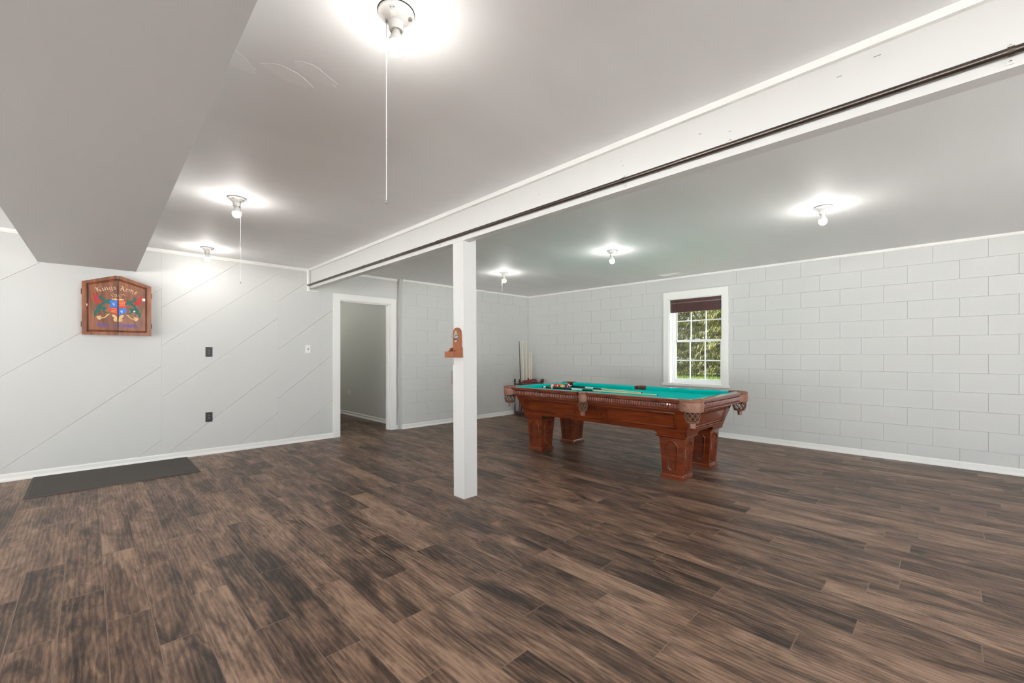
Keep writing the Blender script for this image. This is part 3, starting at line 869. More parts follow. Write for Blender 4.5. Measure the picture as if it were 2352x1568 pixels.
# legs
def leg(sx, sy):
    lg = D.objects.new('leg', None); C.objects.link(lg); lg.parent = pt; lg.location = (sx * .330, sy * .907, 0); lg.empty_display_size = .05
    sq = lambda h, z: [(-h, -h, z), (h, -h, z), (h, h, z), (-h, h, z)]
    MB().loft([sq(.1005, .044), sq(.125, .412)]).build('shaft', 'mahogany', lg)
    MB().loft([sq(.118, 0), sq(.118, .018), sq(.114, .021), sq(.114, .029), sq(.110, .033), sq(.109, .040), sq(.104, .046)]).build('plinth', 'mahogany', lg)
    MB().loft([sq(.126, .404), sq(.138, .410), sq(.150, .418), sq(.153, .423), sq(.150, .428), sq(.136, .430)]).build('cap', 'mahogany', lg)
    for ax in range(4):
        M_ = Matrix.Rotation(ax * PI / 2, 3, 'Z')
        def fn(s, z, d, M_=M_):
            hw = lerp(.1005, .125, (z - .044) / .368)
            return tuple(M_ @ Vector((s, -hw - d, z)))
        lp = []
        ztop, zbot, w0, w1 = .372, .098, .054, .070
        for s_, z in ((w0 * .55, zbot - .018), (w0, zbot + .006), (w1, ztop - .045), (w1 * .78, ztop - .022), (w1 * .55, ztop - .004), (w1 * .28, ztop + .006)): lp.append((s_, z))
        lp = lp + [(0, ztop + .009)] + [(-a, b) for a, b in lp[::-1]] + [(0, zbot - .025)]
        moulding(lp, fn, .022, .012, 'panel_moulding', lg)
for sx in (-1, 1):
    for sy in (-1, 1): leg(sx, sy)

# ------------------------------------------------------------------ balls, triangle, cues on the table
BR = .0286
ball_cols = [('yellow', (236, 190, 40)), ('blue', (30, 60, 150)), ('red', (206, 34, 30)), ('purple', (80, 40, 120)), ('orange', (238, 120, 30)), ('green', (20, 110, 70)), ('maroon', (130, 22, 36)), ('black', (18, 18, 18))]
def ball_mat(nm, rgb, stripe):
    m_ = mat('ball_' + nm + ('_stripe' if stripe else ''), rgb, .12, coat=.5)
    if stripe:
        nt = m_.node_tree; b = nt.nodes['Principled BSDF']
        tc = nt.nodes.new('ShaderNodeTexCoord'); sp = nt.nodes.new('ShaderNodeSeparateXYZ'); nt.links.new(tc.outputs['Object'], sp.inputs[0])
        ab = nt.nodes.new('ShaderNodeMath'); ab.operation = 'ABSOLUTE'; nt.links.new(sp.outputs['Z'], ab.inputs[0])
        lt = nt.nodes.new('ShaderNodeMath'); lt.operation = 'LESS_THAN'; lt.inputs[1].default_value = .0155; nt.links.new(ab.outputs[0], lt.inputs[0])
        mx = nt.nodes.new('ShaderNodeMix'); mx.data_type = 'RGBA'
        mx.inputs['A'].default_value = lin((240, 234, 214)); mx.inputs['B'].default_value = lin(rgb)
        nt.links.new(lt.outputs[0], mx.inputs['Factor']); nt.links.new(mx.outputs['Result'], b.inputs['Base Color'])
    return m_
order = [('orange', 1), ('red', 0), ('red', 1), ('yellow', 1), ('maroon', 1), ('blue', 1), ('yellow', 0), ('green', 0), ('blue', 0), ('purple', 1), ('black', 0), ('purple', 0), ('maroon', 0), ('green', 1), ('orange', 0)]
bcol = dict(ball_cols)
ball_me = {}
TRI = Vector((4.530, 3.695, BED)); ta = math.radians(0)
spots = []
for row in range(5):
    for i in range(5 - row): spots.append((row * BR * 2 * .870, (2 - row / 2 - i) * BR * 2.01))
rownames = ['in the row nearest the cues', 'in the second row', 'in the third row', 'in the fourth row', 'at the far tip']
ri = 0
place = ['first', 'second', 'third', 'fourth', 'fifth']
cnt = 0
for row in range(5):
    for i in range(5 - row):
        nm, st = order[cnt]; u, v = spots[cnt]; cnt += 1
        key = (nm, st)
        if key not in ball_me:
            mb = MB(); n, mS = 20, 14
            mb.lathe([(0.0, -BR)] + [(BR * math.sin(PI * k / mS), -BR * math.cos(PI * k / mS)) for k in range(1, mS)] + [(0.0, BR)], n=n)
            me = mb.mesh('pool_ball', True); ball_mat(nm, bcol[nm], st)
            me.materials.append(MATS['ball_' + nm + ('_stripe' if st else '')]); ball_me[key] = me
        o = ob('pool_ball', ball_me[key], None, None, (TRI.x + u * math.cos(ta) - v * math.sin(ta), TRI.y + u * math.sin(ta) + v * math.cos(ta), BED + BR))
        o.rotation_euler = (random.uniform(0, 6), random.uniform(0, 6), random.uniform(0, 6))
        tag(o, '%s %s pool ball %s, %s from the cue stand' % ('striped' if st else 'solid', nm, rownames[row], place[i]), 'pool ball', 'racked pool balls')
def triangle(name, mt, label, loc, rz, tilt=0, h=.05):
    o = MB()
    r0 = BR * 4 / math.sqrt(3) * 2 * .995 + BR * 1.0
    def outline(e, nn=6):
        pts = []
        A = [(-BR * 2 * .87 * 4 / 3, (2 * s_) * BR * 2.01) for s_ in (1, -1)] + [(BR * 2 * .87 * 8 / 3, 0)]
        for j, (x_, y_) in enumerate(A):
            base_a = [PI / 2 + PI / 6 + PI / 3 * 0 + PI / 3, PI + PI / 6 + PI / 6 * 0, -PI / 2 + PI / 6 + PI / 6 - PI / 6][j]
            mid = math.atan2(y_, x_)
            for k in range(nn + 1):
                a = mid - PI / 3 + 2 * PI / 3 * k / nn; pts.append((x_ + e * math.cos(a), y_ + e * math.sin(a)))
        return pts
    i0, o0 = outline(BR + .002), outline(BR + .014)
    f_ = lambda p, z: [(x_, y_, z) for x_, y_ in p]
    o.loft([f_(i0, 0), f_(o0, 0), f_(o0, h), f_(i0, h), f_(i0, 0)], caps=False)
    q = o.build(name, mt, None, True)
    q.location = loc; q.rotation_euler = (0, tilt, rz)
    return tag(q, label, 'ball rack')
cen = Vector((TRI.x + BR * 2 * .87 * 4 / 3 * math.cos(ta), TRI.y + BR * 2 * .87 * 4 / 3 * math.sin(ta), BED + .0008))
triangle('ball_rack', 'triangle_red', 'dark red triangle rack around the balls on the pool table', cen, ta, 0, .020)

def cue(name, a, b, label, butt='cue_wrap', group='pool cues'):
    """a = butt end, b = tip"""
    a, b = Vector(a), Vector(b); d = b - a; L = d.length
    t = tag(empty(name, a), label, 'pool cue', group)
    t.rotation_mode = 'QUATERNION'; t.rotation_quaternion = Vector((0, 0, 1)).rotation_difference(d.normalized())
    def seg(n, z0, z1, r0, r1, mt): MB().lathe([(0, z0), (r0, z0), (r1, z1), (0, z1)], n=14).build(n, mt, t, True)
    R = lambda z: lerp(.0148, .0062, z / L)
    seg('bumper', 0, .02, .013, R(.02), 'cue_dark')
    seg('butt_cap', .02, .06, R(.02), R(.06), 'cue_white')
    seg('butt_sleeve', .06, .15, R(.06), R(.15), 'cue_dark')
    seg('sleeve_ring', .15, .18, R(.15), R(.18), 'cue_white')
    seg('wrap', .18, .48, R(.18), R(.48), butt)
    seg('forearm', .48, .64, R(.48), R(.64), 'cue_white' if butt == 'cue_wrap' else 'cue_dark')
    seg('forearm_points', .64, .79, R(.64), R(.79), 'cue_dark')
    seg('joint_ring', .79, .815, R(.79), R(.815), 'nickel')
    seg('shaft', .815, L - .03, R(.815), R(L - .03), 'cue_shaft')
    seg('ferrule', L - .03, L - .009, R(L - .03), R(L), 'cue_white')
    seg('tip', L - .009, L, R(L), .0052, 'cue_wrap')
    return t
cue('pool_cue', (4.40, 3.872, BED + .0150), (4.488, 2.254, BED + .0066), 'pool cue with black wrap lying on the table in front of the balls', group='pool cues lying on the table')
cue('pool_cue', (4.843, 3.850, BED + .0152), (4.459, 2.430, BED + .0225), 'pool cue on the table running out from behind the front cue', group='pool cues lying on the table')

# ------------------------------------------------------------------ cue stand in the corner
cs = tag(empty('cue_stand', (6.41, 5.99, 0)), 'dark wood corner cue stand with turned posts behind the pool table', 'cue stand')
O_ = Vector((6.41, 5.99, 0))
P1, P2, P3 = Vector((6.165, 6.045, 0)), Vector((6.475, 5.735, 0)), Vector((6.59, 6.20, 0))
P4, P5 = Vector((6.20, 6.21, 0)), Vector((6.60, 5.80, 0))
def slab(z0, z1, e, n):
    c_ = (P1 + P2 + P3 + P4 + P5) / 5
    lp = [c_ + (p - c_) * e for p in (P1, P2, P5, P3, P4)]
    MB().loft([[tuple(p - O_ + Vector((0, 0, z))) for p in lp] for z in (z0, z1)]).build(n, 'rack_wood', cs)
slab(.02, .065, 1.06, 'base'); slab(.065, .08, 1.0, 'base_moulding'); slab(.612, .636, 1.02, 'cue_shelf')
slab(0, .02, .95, 'foot_plate')
turn = [(0, .06), (.017, .06), (.017, .15), (.011, .17), (.016, .19), (.010, .21), (.013, .38), (.010, .54), (.016, .56), (.011, .58), (.018, .60), (.018, .645), (.010, .655), (.013, .662), (.022, .680), (.022, .692), (.012, .700), (.015, .712), (.016, .722), (.010, .733), (0, .736)]
for p in (P1, P2, P5, P3, P4):
    q = p - O_; MB().lathe(turn, (q.x, q.y, 0), 16).build('post', 'rack_wood', cs, True)
for f_ in (.22, .36, .5, .64, .78):
    q = P1.lerp(P2, f_) - O_; MB().lathe([(0, .08), (.008, .08), (.006, .2), (.010, .35), (.006, .5), (.008, .612), (0, .612)], (q.x, q.y, 0), 10).build('spindle', 'rack_wood', cs, True)
q1, q2 = P1 - O_, P2 - O_
MB().tube([(q1.x, q1.y, .660), (q2.x, q2.y, .660)], .010, 10).build('front_bar', 'rack_wood', cs)
def vcue(x, y, top, tx, label, dark):
    cue('standing_cue', (x, y, .081), (x + tx[0], y + tx[1], top), label, 'cue_dark' if dark else 'cue_wrap', 'cues in the corner stand')
# shaft-down cue with dark butt up, and shafts up
def standing(x, y, top, dx, dy, label, dark):
    a, b = Vector((x, y, .081)), Vector((x + dx, y + dy, top))
    t = tag(empty('standing_cue', a), label, 'pool cue', 'cues in the corner stand')
    t.rotation_mode = 'QUATERNION'; t.rotation_quaternion = Vector((0, 0, 1)).rotation_difference((b - a).normalized()); L = (b - a).length
    R = lambda z: lerp(.0145, .0065, z / L)
    for n, z0, z1, mt in (('butt', 0, .5, 'cue_dark'), ('joint_ring', .5, .53, 'nickel'), ('shaft', .53, L - .02, 'cue_dark' if dark else 'cue_shaft'), ('ferrule', L - .02, L - .008, 'cue_white'), ('tip', L - .008, L, 'cue_wrap')):
        MB().lathe([(0, z0), (R(z0), z0), (R(z1), z1), (0, z1)], n=12).build(n, mt, t, True)
standing(6.255, 6.080, 1.518, -.03, .03, 'cue with dark shaft standing in the corner stand', True)
standing(6.300, 6.050, 1.520, -.02, .02, 'pale cue standing beside the dark cue in the stand', False)
standing(6.345, 6.020, 1.518, -.005, .005, 'tall pale cue in the stand, second from the dark cue', False)
standing(6.395, 5.985, 1.290, 0, 0, 'short pale cue in the stand over the red triangle', False)
standing(6.425, 5.960, 1.282, 0, 0, 'short pale cue in the stand farthest from the dark cue', False)
triangle('ball_rack', 'triangle_red', 'red triangle rack lying on top of the corner cue stand', (6.325, 5.87, .672), math.radians(-45 + 180), math.radians(6), .05)

# ------------------------------------------------------------------ dartboard cabinet on the board wall
XC, ZC, YF = .2205, 1.432, 6.28
dc = tag(empty('dartboard_cabinet', (XC, YL, ZC)), 'wooden wall cabinet with a painted coat of arms reading Kings Arms', 'cabinet')
DY = YF - YL
def cf(u, v, d): return (u, DY + d, v)          # d: depth behind the front face
OUT = [(-.276, 0), (.276, 0), (.276, .552), (.021, .641), (-.021, .641), (-.276, .552)]
body = [(-.268, .006), (.268, .006), (.268, .540), (-.268, .540)]
MB().prism(body, cf, .026, -DY - .001).build('cabinet_body', 'cabinet_wood', dc)
def half(poly, s, g=.0022):
    p = [(a * s, b) for a, b in clip([(a * s, b) for a, b in poly], -1, 0, -g)]
    return p
CRW = {
 'wing': [(-0.1952, 0.4486), (-0.1803, 0.4274), (-0.1585, 0.3992), (-0.1572, 0.4601), (-0.1531, 0.4301), (-0.1517, 0.3884), (-0.1393, 0.3705), (-0.1159, 0.3631), (-0.12, 0.3531), (-0.1476, 0.3317), (-0.1694, 0.3317), (-0.183, 0.3476), (-0.1898, 0.3811), (-0.1939, 0.4185)],
 'dragon': [(-0.1503, 0.4), (-0.1393, 0.4182), (-0.1283, 0.425), (-0.1186, 0.4087), (-0.1269, 0.3984), (-0.1256, 0.3832), (-0.1062, 0.3888), (-0.0922, 0.3709), (-0.067, 0.3809), (-0.0558, 0.3781), (-0.0712, 0.3613), (-0.0558, 0.3394), (-0.0614, 0.3313), (-0.0783, 0.3375), (-0.0978, 0.3359), (-0.1145, 0.323), (-0.1311, 0.3026), (-0.0895, 0.2943), (-0.0783, 0.2914), (-0.0978, 0.2745), (-0.1062, 0.2586), (-0.1006, 0.2475), (-0.0698, 0.2439), (-0.0712, 0.2341), (-0.0978, 0.2342), (-0.1173, 0.2463), (-0.12, 0.2614), (-0.1256, 0.2724), (-0.1366, 0.2754), (-0.1421, 0.2636), (-0.1393, 0.2485), (-0.1476, 0.2308), (-0.1626, 0.2355), (-0.1667, 0.2124), (-0.1722, 0.1931), (-0.1803, 0.1945), (-0.1858, 0.2112), (-0.1885, 0.2412), (-0.1694, 0.2578), (-0.1708, 0.2766), (-0.1626, 0.2962), (-0.1421, 0.3245), (-0.1117, 0.3577), (-0.1159, 0.3688), (-0.1283, 0.3677), (-0.1421, 0.3703)],
 'tail': [(-0.1952, 0.3126), (-0.1858, 0.319), (-0.1762, 0.3103), (-0.1858, 0.2906), (-0.1952, 0.271), (-0.1885, 0.2526), (-0.1776, 0.2553)],
 'upper': [(-0.0712, 0.3613), (-0.0558, 0.3781), (-0.0331, 0.3704), (-0.003, 0.3735), (-0.003, 0.2991), (-0.0656, 0.2962), (-0.0628, 0.3196), (-0.0529, 0.3358)],
 'lower': [(-0.067, 0.293), (-0.003, 0.2952), (-0.003, 0.2079), (-0.016, 0.2185), (-0.0274, 0.2294), (-0.0558, 0.2429), (-0.0698, 0.2612)],
 'scroll': [(-0.1694, 0.1895), (-0.1558, 0.1998), (-0.1283, 0.2054), (-0.1311, 0.1842), (-0.1062, 0.1896), (-0.0839, 0.2217), (-0.0586, 0.2254), (-0.0783, 0.2106), (-0.1006, 0.1823), (-0.1283, 0.173), (-0.1393, 0.159), (-0.1558, 0.1618)],
 'scroll2': [(-0.0501, 0.2201), (-0.0274, 0.2216), (-0.006, 0.1998), (-0.004, 0.1455), (-0.0274, 0.148), (-0.0388, 0.1667), (-0.0274, 0.1829), (-0.0445, 0.2012)],
 'crownarc': [(-0.0374, 0.4107), (-0.0558, 0.4321), (-0.0445, 0.4429), (-0.016, 0.438), (-0.004, 0.4141)],
 'crownband': [(-0.0515, 0.3978), (-0.0388, 0.3912), (-0.0217, 0.3967), (-0.0046, 0.3905), (-0.003, 0.3774), (-0.0274, 0.3767), (-0.0445, 0.381)],
}
def nib(path, w=.0035, ang=40, sc=1):
    """strokes of a broad pen as thin prisms"""
    dx, dz = w / 2 * math.cos(math.radians(ang)), w / 2 * math.sin(math.radians(ang)); out = []
    for p, q in zip(path[:-1], path[1:]): out.append([(p[0] - dx, p[1] - dz), (p[0] + dx, p[1] + dz), (q[0] + dx, q[1] + dz), (q[0] - dx, q[1] - dz)])
    return out
FD = .004                                         # face of the sunk door panel
def paint(polys, n, mt, par, lift=.0006):
    m_ = MB()
    for p in polys:
        if area(p) < 1e-8: continue
        import bmesh
        m_.prism(p, cf, FD - lift, FD + .001)
    o_ = m_.build(n, mt, par)
    return o_
GL = {'K': (1.15, [[(.05, 1.35), (.3, 1.6), (.3, .1), (.05, 0)], [(.3, .8), (.85, 1.55)], [(.42, .9), (.68, .6), (.85, .1), (1.05, 0)]]),
 'i': (.42, [[(0, .8), (.16, 1), (.16, .12), (.32, 0)], [(.1, 1.3), (.2, 1.42)]]),
 'n': (.85, [[(0, .85), (.15, 1), (.15, .03)], [(.15, .85), (.45, 1), (.6, .85), (.6, .12), (.76, 0)]]),
 'g': (.82, [[(.6, 1), (.18, .95), (.1, .2), (.38, .03), (.6, .15)], [(.6, 1), (.6, -.3), (.3, -.5), (.03, -.35)]]),
 's': (.66, [[(.5, .92), (.22, 1), (.1, .7), (.48, .42), (.4, .05), (.04, .06)]]),
 'A': (1.15, [[(.05, .15), (.2, 0), (.48, 1.45)], [(.1, 1.4), (.42, 1.6), (.78, .12), (1.0, 0)], [(.1, .62), (.8, .62)]]),
 'r': (.6, [[(0, .85), (.15, 1), (.15, .12), (.3, 0)], [(.15, .8), (.4, 1), (.54, .88)]]),
 'm': (1.3, [[(0, .85), (.15, 1), (.15, .03)], [(.15, .85), (.42, 1), (.58, .85), (.58, .03)], [(.58, .85), (.86, 1), (1.02, .85), (1.02, .12), (1.18, 0)]])}
def word(txt, u0, u1, vf, sc, sqz):
    tot = sum(GL[c_][0] for c_ in txt); k = (u1 - u0) / tot; u = u0; out = []
    for c_ in txt:
        wd, st = GL[c_]; um = u + wd * k / 2
        slope = (vf(um + .001) - vf(um - .001)) / .002; ca, sa = math.cos(math.atan(slope)), math.sin(math.atan(slope))
        for s_ in st:
            pth = [(um + ((x_ - wd / 2) * k) * ca - y_ * sc * sa, vf(um) + ((x_ - wd / 2) * k) * sa + y_ * sc * ca) for x_, y_ in s_]
            out += nib(pth, .0062, 40)
        u += wd * k
    return out
arch = lambda u: .488 - 1.62 * (u + .005) ** 2
doors = {}
for s_, nm in ((-1, 'left'), (1, 'right')):
    fr_out = half(OUT, s_)
    inn = half([(-.233, .040), (.2365, .040), (.2365, .527), (.021, .598), (-.021, .598), (-.233, .527)], s_, .0022)
    d_ = D.objects.new('door', None); C.objects.link(d_); d_.parent = dc; d_.empty_display_size = .05
    doors[s_] = d_
    # frame ring: outer outline minus inner one, both with the same vertex count and order
    def order_(p): return sorted(p, key=lambda q: math.atan2(q[1] - .3, q[0] - s_ * .13))
    fo, fi = order_(fr_out), order_(inn)
    if len(fo) == len(fi):
        fr = MB(); n = len(fo)
        rg = [[cf(u, v, .024) for u, v in fo], [cf(u, v, .003) for u, v in fo], [cf(u + (.003 if u < s_ * .13 else -.003) * 0, v, 0) for u, v in fo]]
        mid = [tuple(lerp(a_, b_, .80) for a_, b_ in zip(p, q)) for p, q in zip(fo, fi)]
        rg += [[cf(u, v, 0) for u, v in mid], [cf(u, v, .013) for u, v in mid], [cf(u, v, .016) for u, v in fi], [cf(u, v, .024) for u, v in fi], [cf(u, v, .024) for u, v in fo]]
        fr.loft(rg, caps=False).build('frame', 'cabinet_wood', d_)
    pin = half([(-.220, .053), (.2235, .053), (.2235, .517), (.021, .583), (-.021, .583), (-.220, .517)], s_, .0022)
    po, pi_ = order_(inn), order_(pin)
    MB().loft([[cf(u, v, .024) for u, v in po], [cf(u, v, .014) for u, v in po], [cf(u, v, FD) for u, v in pi_]]).build('raised_panel', 'cabinet_wood', d_)
    mir = lambda p: [(-a * -s_ if s_ < 0 else -a, b) for a, b in p]
    def mm(p): return p if s_ < 0 else [(-a, b) for a, b in p][::-1]
    paint([mm(CRW['wing'])], 'griffin_wing', 'paint_red', d_)
    fea = []
    for k in range(5): fea += nib(mm([(-.19 + .012 * k, .44 - .02 * k), (-.168 + .010 * k, .345 - .001 * k)]), .0016, 20)
    paint(fea, 'wing_feathers', 'leather_dark', d_, .0010)
    paint([mm(CRW['dragon'])] + nib(mm(CRW['tail']), .006, 40), 'griffin', 'paint_green', d_, .0008)
    paint([mm(CRW['upper'])], 'shield_quarter', 'paint_blue' if s_ < 0 else 'paint_orange', d_, .0012)
    paint([mm(CRW['lower'])], 'shield_quarter', 'paint_orange' if s_ < 0 else 'paint_blue', d_, .0012)
    lions = []
    for (v0, v1) in ((.2835, .281), (.266, .2617), (.2495, .2424)):
        base_ = [(-.056, v0), (-.047, v0 + .006), (-.040, v0), (-.030, v0 + .004), (-.022, v0 - .001), (-.011, v1 + .004)]
        if s_ > 0: base_ = [(-a, b + .076) for a, b in base_]
        lions += nib(base_, .0042, 60)
    paint(lions, 'lions', 'paint_gold', d_, .0016)
    fu, fv = (-.032, .335) if s_ < 0 else (.032, .258)
    paint([[(fu - .003, fv - .018), (fu + .003, fv - .018), (fu + .005, fv), (fu, fv + .02), (fu - .005, fv)]] + nib([(fu - .014, fv + .012), (fu - .008, fv - .004), (fu + .008, fv - .004), (fu + .014, fv + .012)], .005, 70), 'fleur', 'paint_cream', d_, .0016)
    paint([mm(CRW['scroll']), mm(CRW['scroll2'])], 'scroll', 'paint_gold', d_, .0010)
    edge = []
    for kx in ('scroll', 'scroll2'):
        lp = mm(CRW[kx]); edge += nib(lp + lp[:1], .0014, 45)
    edge += nib(mm([(-.150, .188), (-.138, .192), (-.142, .178), (-.125, .180)]), .0018, 45) + nib(mm([(-.03, .205), (-.014, .19), (-.02, .165), (-.008, .155)]), .0018, 45)
    paint(edge, 'scroll_outline', 'leather_dark', d_, .0014)
    paint(nib(mm(CRW['crownarc']), .0036, 50) + nib(mm([(-.030, .43), (-.018, .405), (-.004, .44)]), .0022, 30), 'crown_arch', 'paint_cream', d_, .0010)
    paint([mm(CRW['crownband'])], 'crown_band', 'paint_gold', d_, .0007)
    if s_ < 0: paint(word('Kings', -.166, -.010, arch, .031, 1), 'lettering', 'paint_cream', d_, .0009)
    else: paint(word('Arms', .016, .150, arch, .030, 1), 'lettering', 'paint_cream', d_, .0009)
    for hz in (.108, .448):
        MB().box((s_ * .276 - .003, DY + .002, hz - .028), (s_ * .276 + .003, DY + .046, hz + .028)).build('hinge', 'iron', d_)
        MB().tube([(s_ * .279, DY + .012, hz - .026), (s_ * .279, DY + .012, hz + .026)], .0042, 8).build('hinge', 'iron', d_)
def text_mesh(body_, size):
    cu = D.curves.new('lettering', 'FONT'); cu.body = body_; cu.size = size; cu.extrude = .0006; cu.offset = .0006
    o_ = D.objects.new('lettering', cu); C.objects.link(o_)
    bpy.context.view_layer.update()
    me_ = D.meshes.new_from_object(o_.evaluated_get(bpy.context.evaluated_depsgraph_get()))
    D.objects.remove(o_); return me_
def lay_text(parts, u0, u1, v0, par, mt):
    """small capitals: (string, size) runs fitted between u0 and u1"""
    runs = []; tot = 0
    for s_, sz in parts:
        me_ = text_mesh(s_, sz); xs = [v.co.x for v in me_.vertices]; w = max(xs) - min(xs); runs.append((me_, min(xs), w)); tot += w + .002
    k = (u1 - u0) / tot; u = u0
    for me_, x0, w in runs:
        for v in me_.vertices: v.co = Vector((u + (v.co.x - x0) * k, DY + FD - .0004 - v.co.z, v0 + v.co.y))
        ob('lettering', me_, mt, par); u += (w + .002) * k
lay_text([('F', .054), ('ULLY', .046)], -.163, -.058, .089, doors[-1], 'paint_violet')
lay_text([('L', .054)], -.034, -.017, .089, doors[-1], 'paint_violet')
lay_text([('I', .046)], -.012, -.007, .089, doors[-1], 'paint_violet')
lay_text([('CENSED', .046)], .008, .156, .089, doors[1], 'paint_violet')

# ------------------------------------------------------------------ floor mat
fm = tag(empty('floor_mat', (.215, 5.905, 0)), 'long black ribbed rubber mat along the board wall', 'floor mat')
mw, ml = .615, .437
rr = lambda e, z: [(-mw + e, -ml + e, z), (mw - e, -ml + e, z), (mw - e, ml - e, z), (-mw + e, ml - e, z)]
MB().loft([rr(0, .0005), rr(0, .004), rr(.006, .012), rr(.03, .012), rr(.033, .0105)]).build('mat_body', 'rubber', fm)
rb = MB()
for i in range(84):
    x_ = -mw + .04 + (2 * mw - .08) * (i + .5) / 84
    rb.box((x_ - .0035, -ml + .035, .0100), (x_ + .0035, ml - .035, .0122))
r_ = rb.build('tread_ribs', 'rubber', fm); r_['kind'] = 'stuff'

# ------------------------------------------------------------------ switches and outlets
def plate(name, x, z, y, mt, label, cat, kind):
    t = tag(empty(name, (x, y, z)), label, cat)
    w, h = (.0355, .0585)
    r = lambda e, d: [(-w + e, d, -h + e), (w - e, d, -h + e), (w - e, d, h - e), (-w + e, d, h - e)]
    MB().loft([r(0, 0), r(0, -.003), r(.004, -.006)]).build('cover_plate', mt, t)
    if kind == 'outlet':
        for sz in (-1, 1):
            c_ = []
            s = MB().loft([[(.017 * math.cos(a), d, sz * .0195 + max(-.0115, min(.0115, .017 * math.sin(a)))) for a in [2 * PI * k / 16 for k in range(16)]] for d in (-.004, -.0085)]).build('socket', mt, t)
            for sx in (-1, 1): MB().box((sx * .006 - .0012, -.0089, sz * .0195 - .002), (sx * .006 + .0012, -.0084, sz * .0195 + .006)).build('slot', 'zinc' if mt == 'black_plastic' else 'black_plastic', s)
        MB().loft([[(.003 * math.cos(a), d, .003 * math.sin(a)) for a in [2 * PI * k / 8 for k in range(8)]] for d in (-.005, -.0072)]).build('screw', 'zinc', t)
    else:
        MB().box((-.0045, -.0085, -.011), (.0045, -.005, .011)).build('toggle_well', 'black_plastic', t)
        MB().loft([[(-.0035, -.006, -.004), (.0035, -.006, -.004), (.0035, -.006, .006), (-.0035, -.006, .006)], [(-.0028, -.018, .006), (.0028, -.018, .006), (.0028, -.018, .011), (-.0028, -.018, .011)]]).build('toggle', 'dark_gasket', t)
    return t
plate('wall_outlet', 1.047, 1.257, YL, 'black_plastic', 'black outlet plate on the board wall, the upper of two', 'outlet', 'outlet')
plate('wall_outlet', 1.047, .457, YL, 'black_plastic', 'black outlet plate low on the board wall', 'outlet', 'outlet')
plate('light_switch', 2.211, 1.302, YL, 'white_plastic', 'white switch plate with dark toggle beside the door casing', 'switch', 'switch')
po_ = plate('wall_outlet', 3.765, .46, 8.53, 'white_plastic', 'pale outlet plate on the hall wall seen through the doorway', 'outlet', 'outlet')
po_.location = (3.765, 8.53, .46); po_.rotation_euler = (0, 0, -PI / 2)
# surface outlet box on the back of the column
f = 1.025 / BZ
bx = tag(empty('outlet_box', (2.262 + LX * f, 3.006 + LY * f, 1.024)), 'metal outlet box on the rear of the white post', 'outlet box')
MB().box((.004, 0, -.052), (.060, .036, .052)).build('box', 'zinc', bx)
MB().box((0, .036, -.056), (.066, .039, .056)).build('cover', 'nickel', bx)
for zz in (-.03, -.01, .012, .032): MB().lathe([(0, 0), (.004, 0), (.003, .001), (0, .001)], n=8).build('knockout', 'black_plastic', bx).matrix_local = Matrix.Translation((.0035, .018, zz)) @ Matrix.Rotation(-PI / 2, 4, 'Y')

# ------------------------------------------------------------------ bottle opener on the column
f = 1.30 / BZ
bo = tag(empty('bottle_opener', (2.263 + LX * f - .001, 2.937 + LY * f, 1.197)), 'wooden wall bottle opener with cap catcher box on the white post', 'bottle opener')
fx = lambda y, z, d: (-d, y, z)
back = [(-.047, .012), (.047, .012), (.047, .205)] + [(.047 * math.cos(a), .205 + .047 * math.sin(a)) for a in [PI * k / 12 for k in range(1, 12)]] + [(-.047, .205)]
MB().prism(back, fx, 0, .024).build('backboard', 'opener_wood', bo)
sp_ = [(0, 0), (.098, 0), (.098, .052), (.070, .052), (.056, .060), (.044, .080), (.024, .086), (0, .086)]
for s_ in (-1, 1): MB().prism(sp_, lambda d, z, y: (-d, y, z), s_ * .047, s_ * .057).build('side_panel', 'opener_wood', bo)
MB().box((-.098, -.047, 0), (0, .047, .008)).build('box_floor', 'opener_wood', bo)
MB().box((-.101, -.0564, .0006), (-.090, .0564, .0515)).build('front_panel', 'opener_wood', bo)
# cast opener: shield plate, hooded mouth
op = MB().loft([[(-.024 - d, s_ * w, z) for s_, w, z in ((1, .010, .128), (1, .020, .145), (1, .027, .175), (1, .022, .205), (1, .010, .228), (-1, .010, .228), (-1, .022, .205), (-1, .027, .175), (-1, .020, .145), (-1, .010, .128))] for d in (0, .005)]).build('opener_plate', 'nickel', bo)
MB().loft([[(-.026, .030 * math.cos(a), .178 + .016 * math.sin(a)) for a in [PI * k / 10 for k in range(11)]] + [(-.026, .030 * math.cos(a), .174 + .010 * math.sin(a)) for a in [PI * (1 - k / 10) for k in range(11)]],
           [(-.054, .026 * math.cos(a), .172 + .012 * math.sin(a)) for a in [PI * k / 10 for k in range(11)]] + [(-.054, .026 * math.cos(a), .169 + .007 * math.sin(a)) for a in [PI * (1 - k / 10) for k in range(11)]]]).build('opener_hood', 'nickel', bo)
MB().box((-.040, -.014, .150), (-.028, .014, .160)).build('opener_lip', 'iron', bo)

# ------------------------------------------------------------------ ceiling vent
cvn = tag(empty('ceiling_vent', (6.40, 3.0, CR)), 'white ceiling air vent with a dark slot near the window', 'vent')
MB().box((-.075, -.165, -.005), (.075, .165, -.0005)).build('flange', 'trim_paint', cvn)
MB().box((-.045, -.13, -.0065), (.045, -.01, -.0045)).build('slot', 'black_plastic', cvn)
MB().box((-.045, .01, -.0065), (.045, .13, -.0045)).build('damper', 'trim_paint', cvn)
for i in range(3): MB().box((-.05 + i * .04, -.14, -.013), (-.046 + i * .04, .14, -.005)).build('louver', 'trim_paint', cvn)

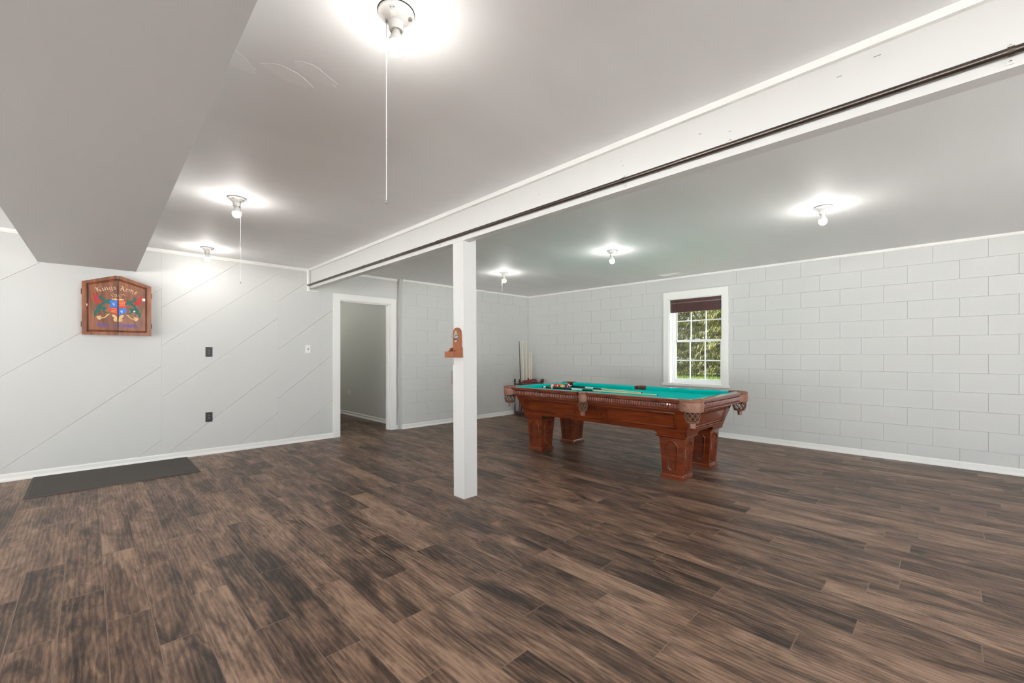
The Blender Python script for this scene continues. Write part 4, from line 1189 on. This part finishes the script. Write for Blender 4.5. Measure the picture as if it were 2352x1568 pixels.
# ------------------------------------------------------------------ outside: lawn and conifers
GZ = .47
g = struct(MB().box((XR + .23, -3.0, GZ - .4), (70, 50, GZ)).build('lawn', 'grass'), 'bright green lawn outside the window')
gr = MB(); rg_ = random.Random(5)
for i in range(9000):
    x_ = 9.5 + rg_.random() * 5; y_ = x_ * .41 + rg_.uniform(-1.6, 1.9); h_ = rg_.uniform(.03, .09); a = rg_.uniform(0, PI); w_ = .006
    gr.add([(x_ - w_ * math.cos(a), y_ - w_ * math.sin(a), GZ - .005), (x_ + w_ * math.cos(a), y_ + w_ * math.sin(a), GZ - .005), (x_ + rg_.uniform(-.03, .03), y_ + rg_.uniform(-.03, .03), GZ + h_)], [(0, 1, 2)])
me = D.meshes.new('grass_blades'); me.from_pydata(gr.v, [], gr.f)
o = ob('grass_blades', me, 'grass'); o['kind'] = 'stuff'; o['label'] = 'short green grass blades on the lawn'
def conifer(seed):
    r = random.Random(seed); v, f = [], []
    for b in range(420):
        t = r.random() ** 1.25; z = .15 + 7.6 * t; L = (2.3 * (1 - t) + .25) * r.uniform(.7, 1.1); a = r.uniform(0, 2 * PI)
        ca, sa = math.cos(a), math.sin(a); droop = r.uniform(.25, .55)
        for k in range(170):
            q = r.uniform(.25, 1) ; rad = L * q
            bz = z + .25 * q * L - droop * q * q * L
            sw = r.uniform(-.22, .22) * (1.2 - q * .5)
            px, py = ca * rad - sa * sw, sa * rad + ca * sw
            ln = r.uniform(.07, .19); w = r.uniform(.006, .014); b2 = r.uniform(0, 2 * PI)
            ex, ey, ez = math.cos(b2) * ln * .55, math.sin(b2) * ln * .55, ln * r.uniform(-1.1, .25)
            nx, ny = -math.sin(b2) * w, math.cos(b2) * w
            o_ = len(v)
            v += [(px - nx, py - ny, bz), (px + nx, py + ny, bz), (px + ex + nx * .3, py + ey + ny * .3, bz + ez), (px + ex - nx * .3, py + ey - ny * .3, bz + ez)]
            f.append((o_, o_ + 1, o_ + 2, o_ + 3))
    me = D.meshes.new('foliage'); me.from_pydata(v, [], f); me.materials.append(MATS['foliage_green']); return me
fol = conifer(11)
trunk_me = MB().lathe([(0, 0), (.16, 0), (.11, 2.5), (.05, 6), (0, 7.6)], n=10).mesh('trunk', True); trunk_me.materials.append(MATS['bark'])
for i, (x_, y_, s_, rz, lb) in enumerate([(16.0, 5.25, 1.0, .3, 'drooping green conifer filling the right half of the window view'), (16.0, 8.05, 1.0, 2.1, 'drooping green conifer filling the left half of the window view'),
        (19.2, 3.7, 1.1, 4.0, 'second-row conifer behind the right half of the window view'), (19.2, 6.6, 1.1, 5.2, 'second-row conifer in the gap between the front two'), (19.2, 9.5, 1.1, 1.2, 'second-row conifer behind the left half of the window view'),
        (22.6, 5.4, 1.3, 3.3, 'rear-row conifer seen deepest through the right window panes'), (22.6, 8.8, 1.3, .9, 'rear-row conifer seen deepest through the middle window panes'), (22.6, 12.2, 1.3, 2.6, 'rear-row conifer seen deepest through the left window panes')]):
    t = tag(empty('conifer_tree', (x_, y_, GZ), rz), lb, 'tree', 'conifers beyond the lawn'); t.scale = (s_ * .86, s_ * .86, s_)
    ob('trunk', trunk_me, None, t); fo_ = ob('foliage', fol, None, t)
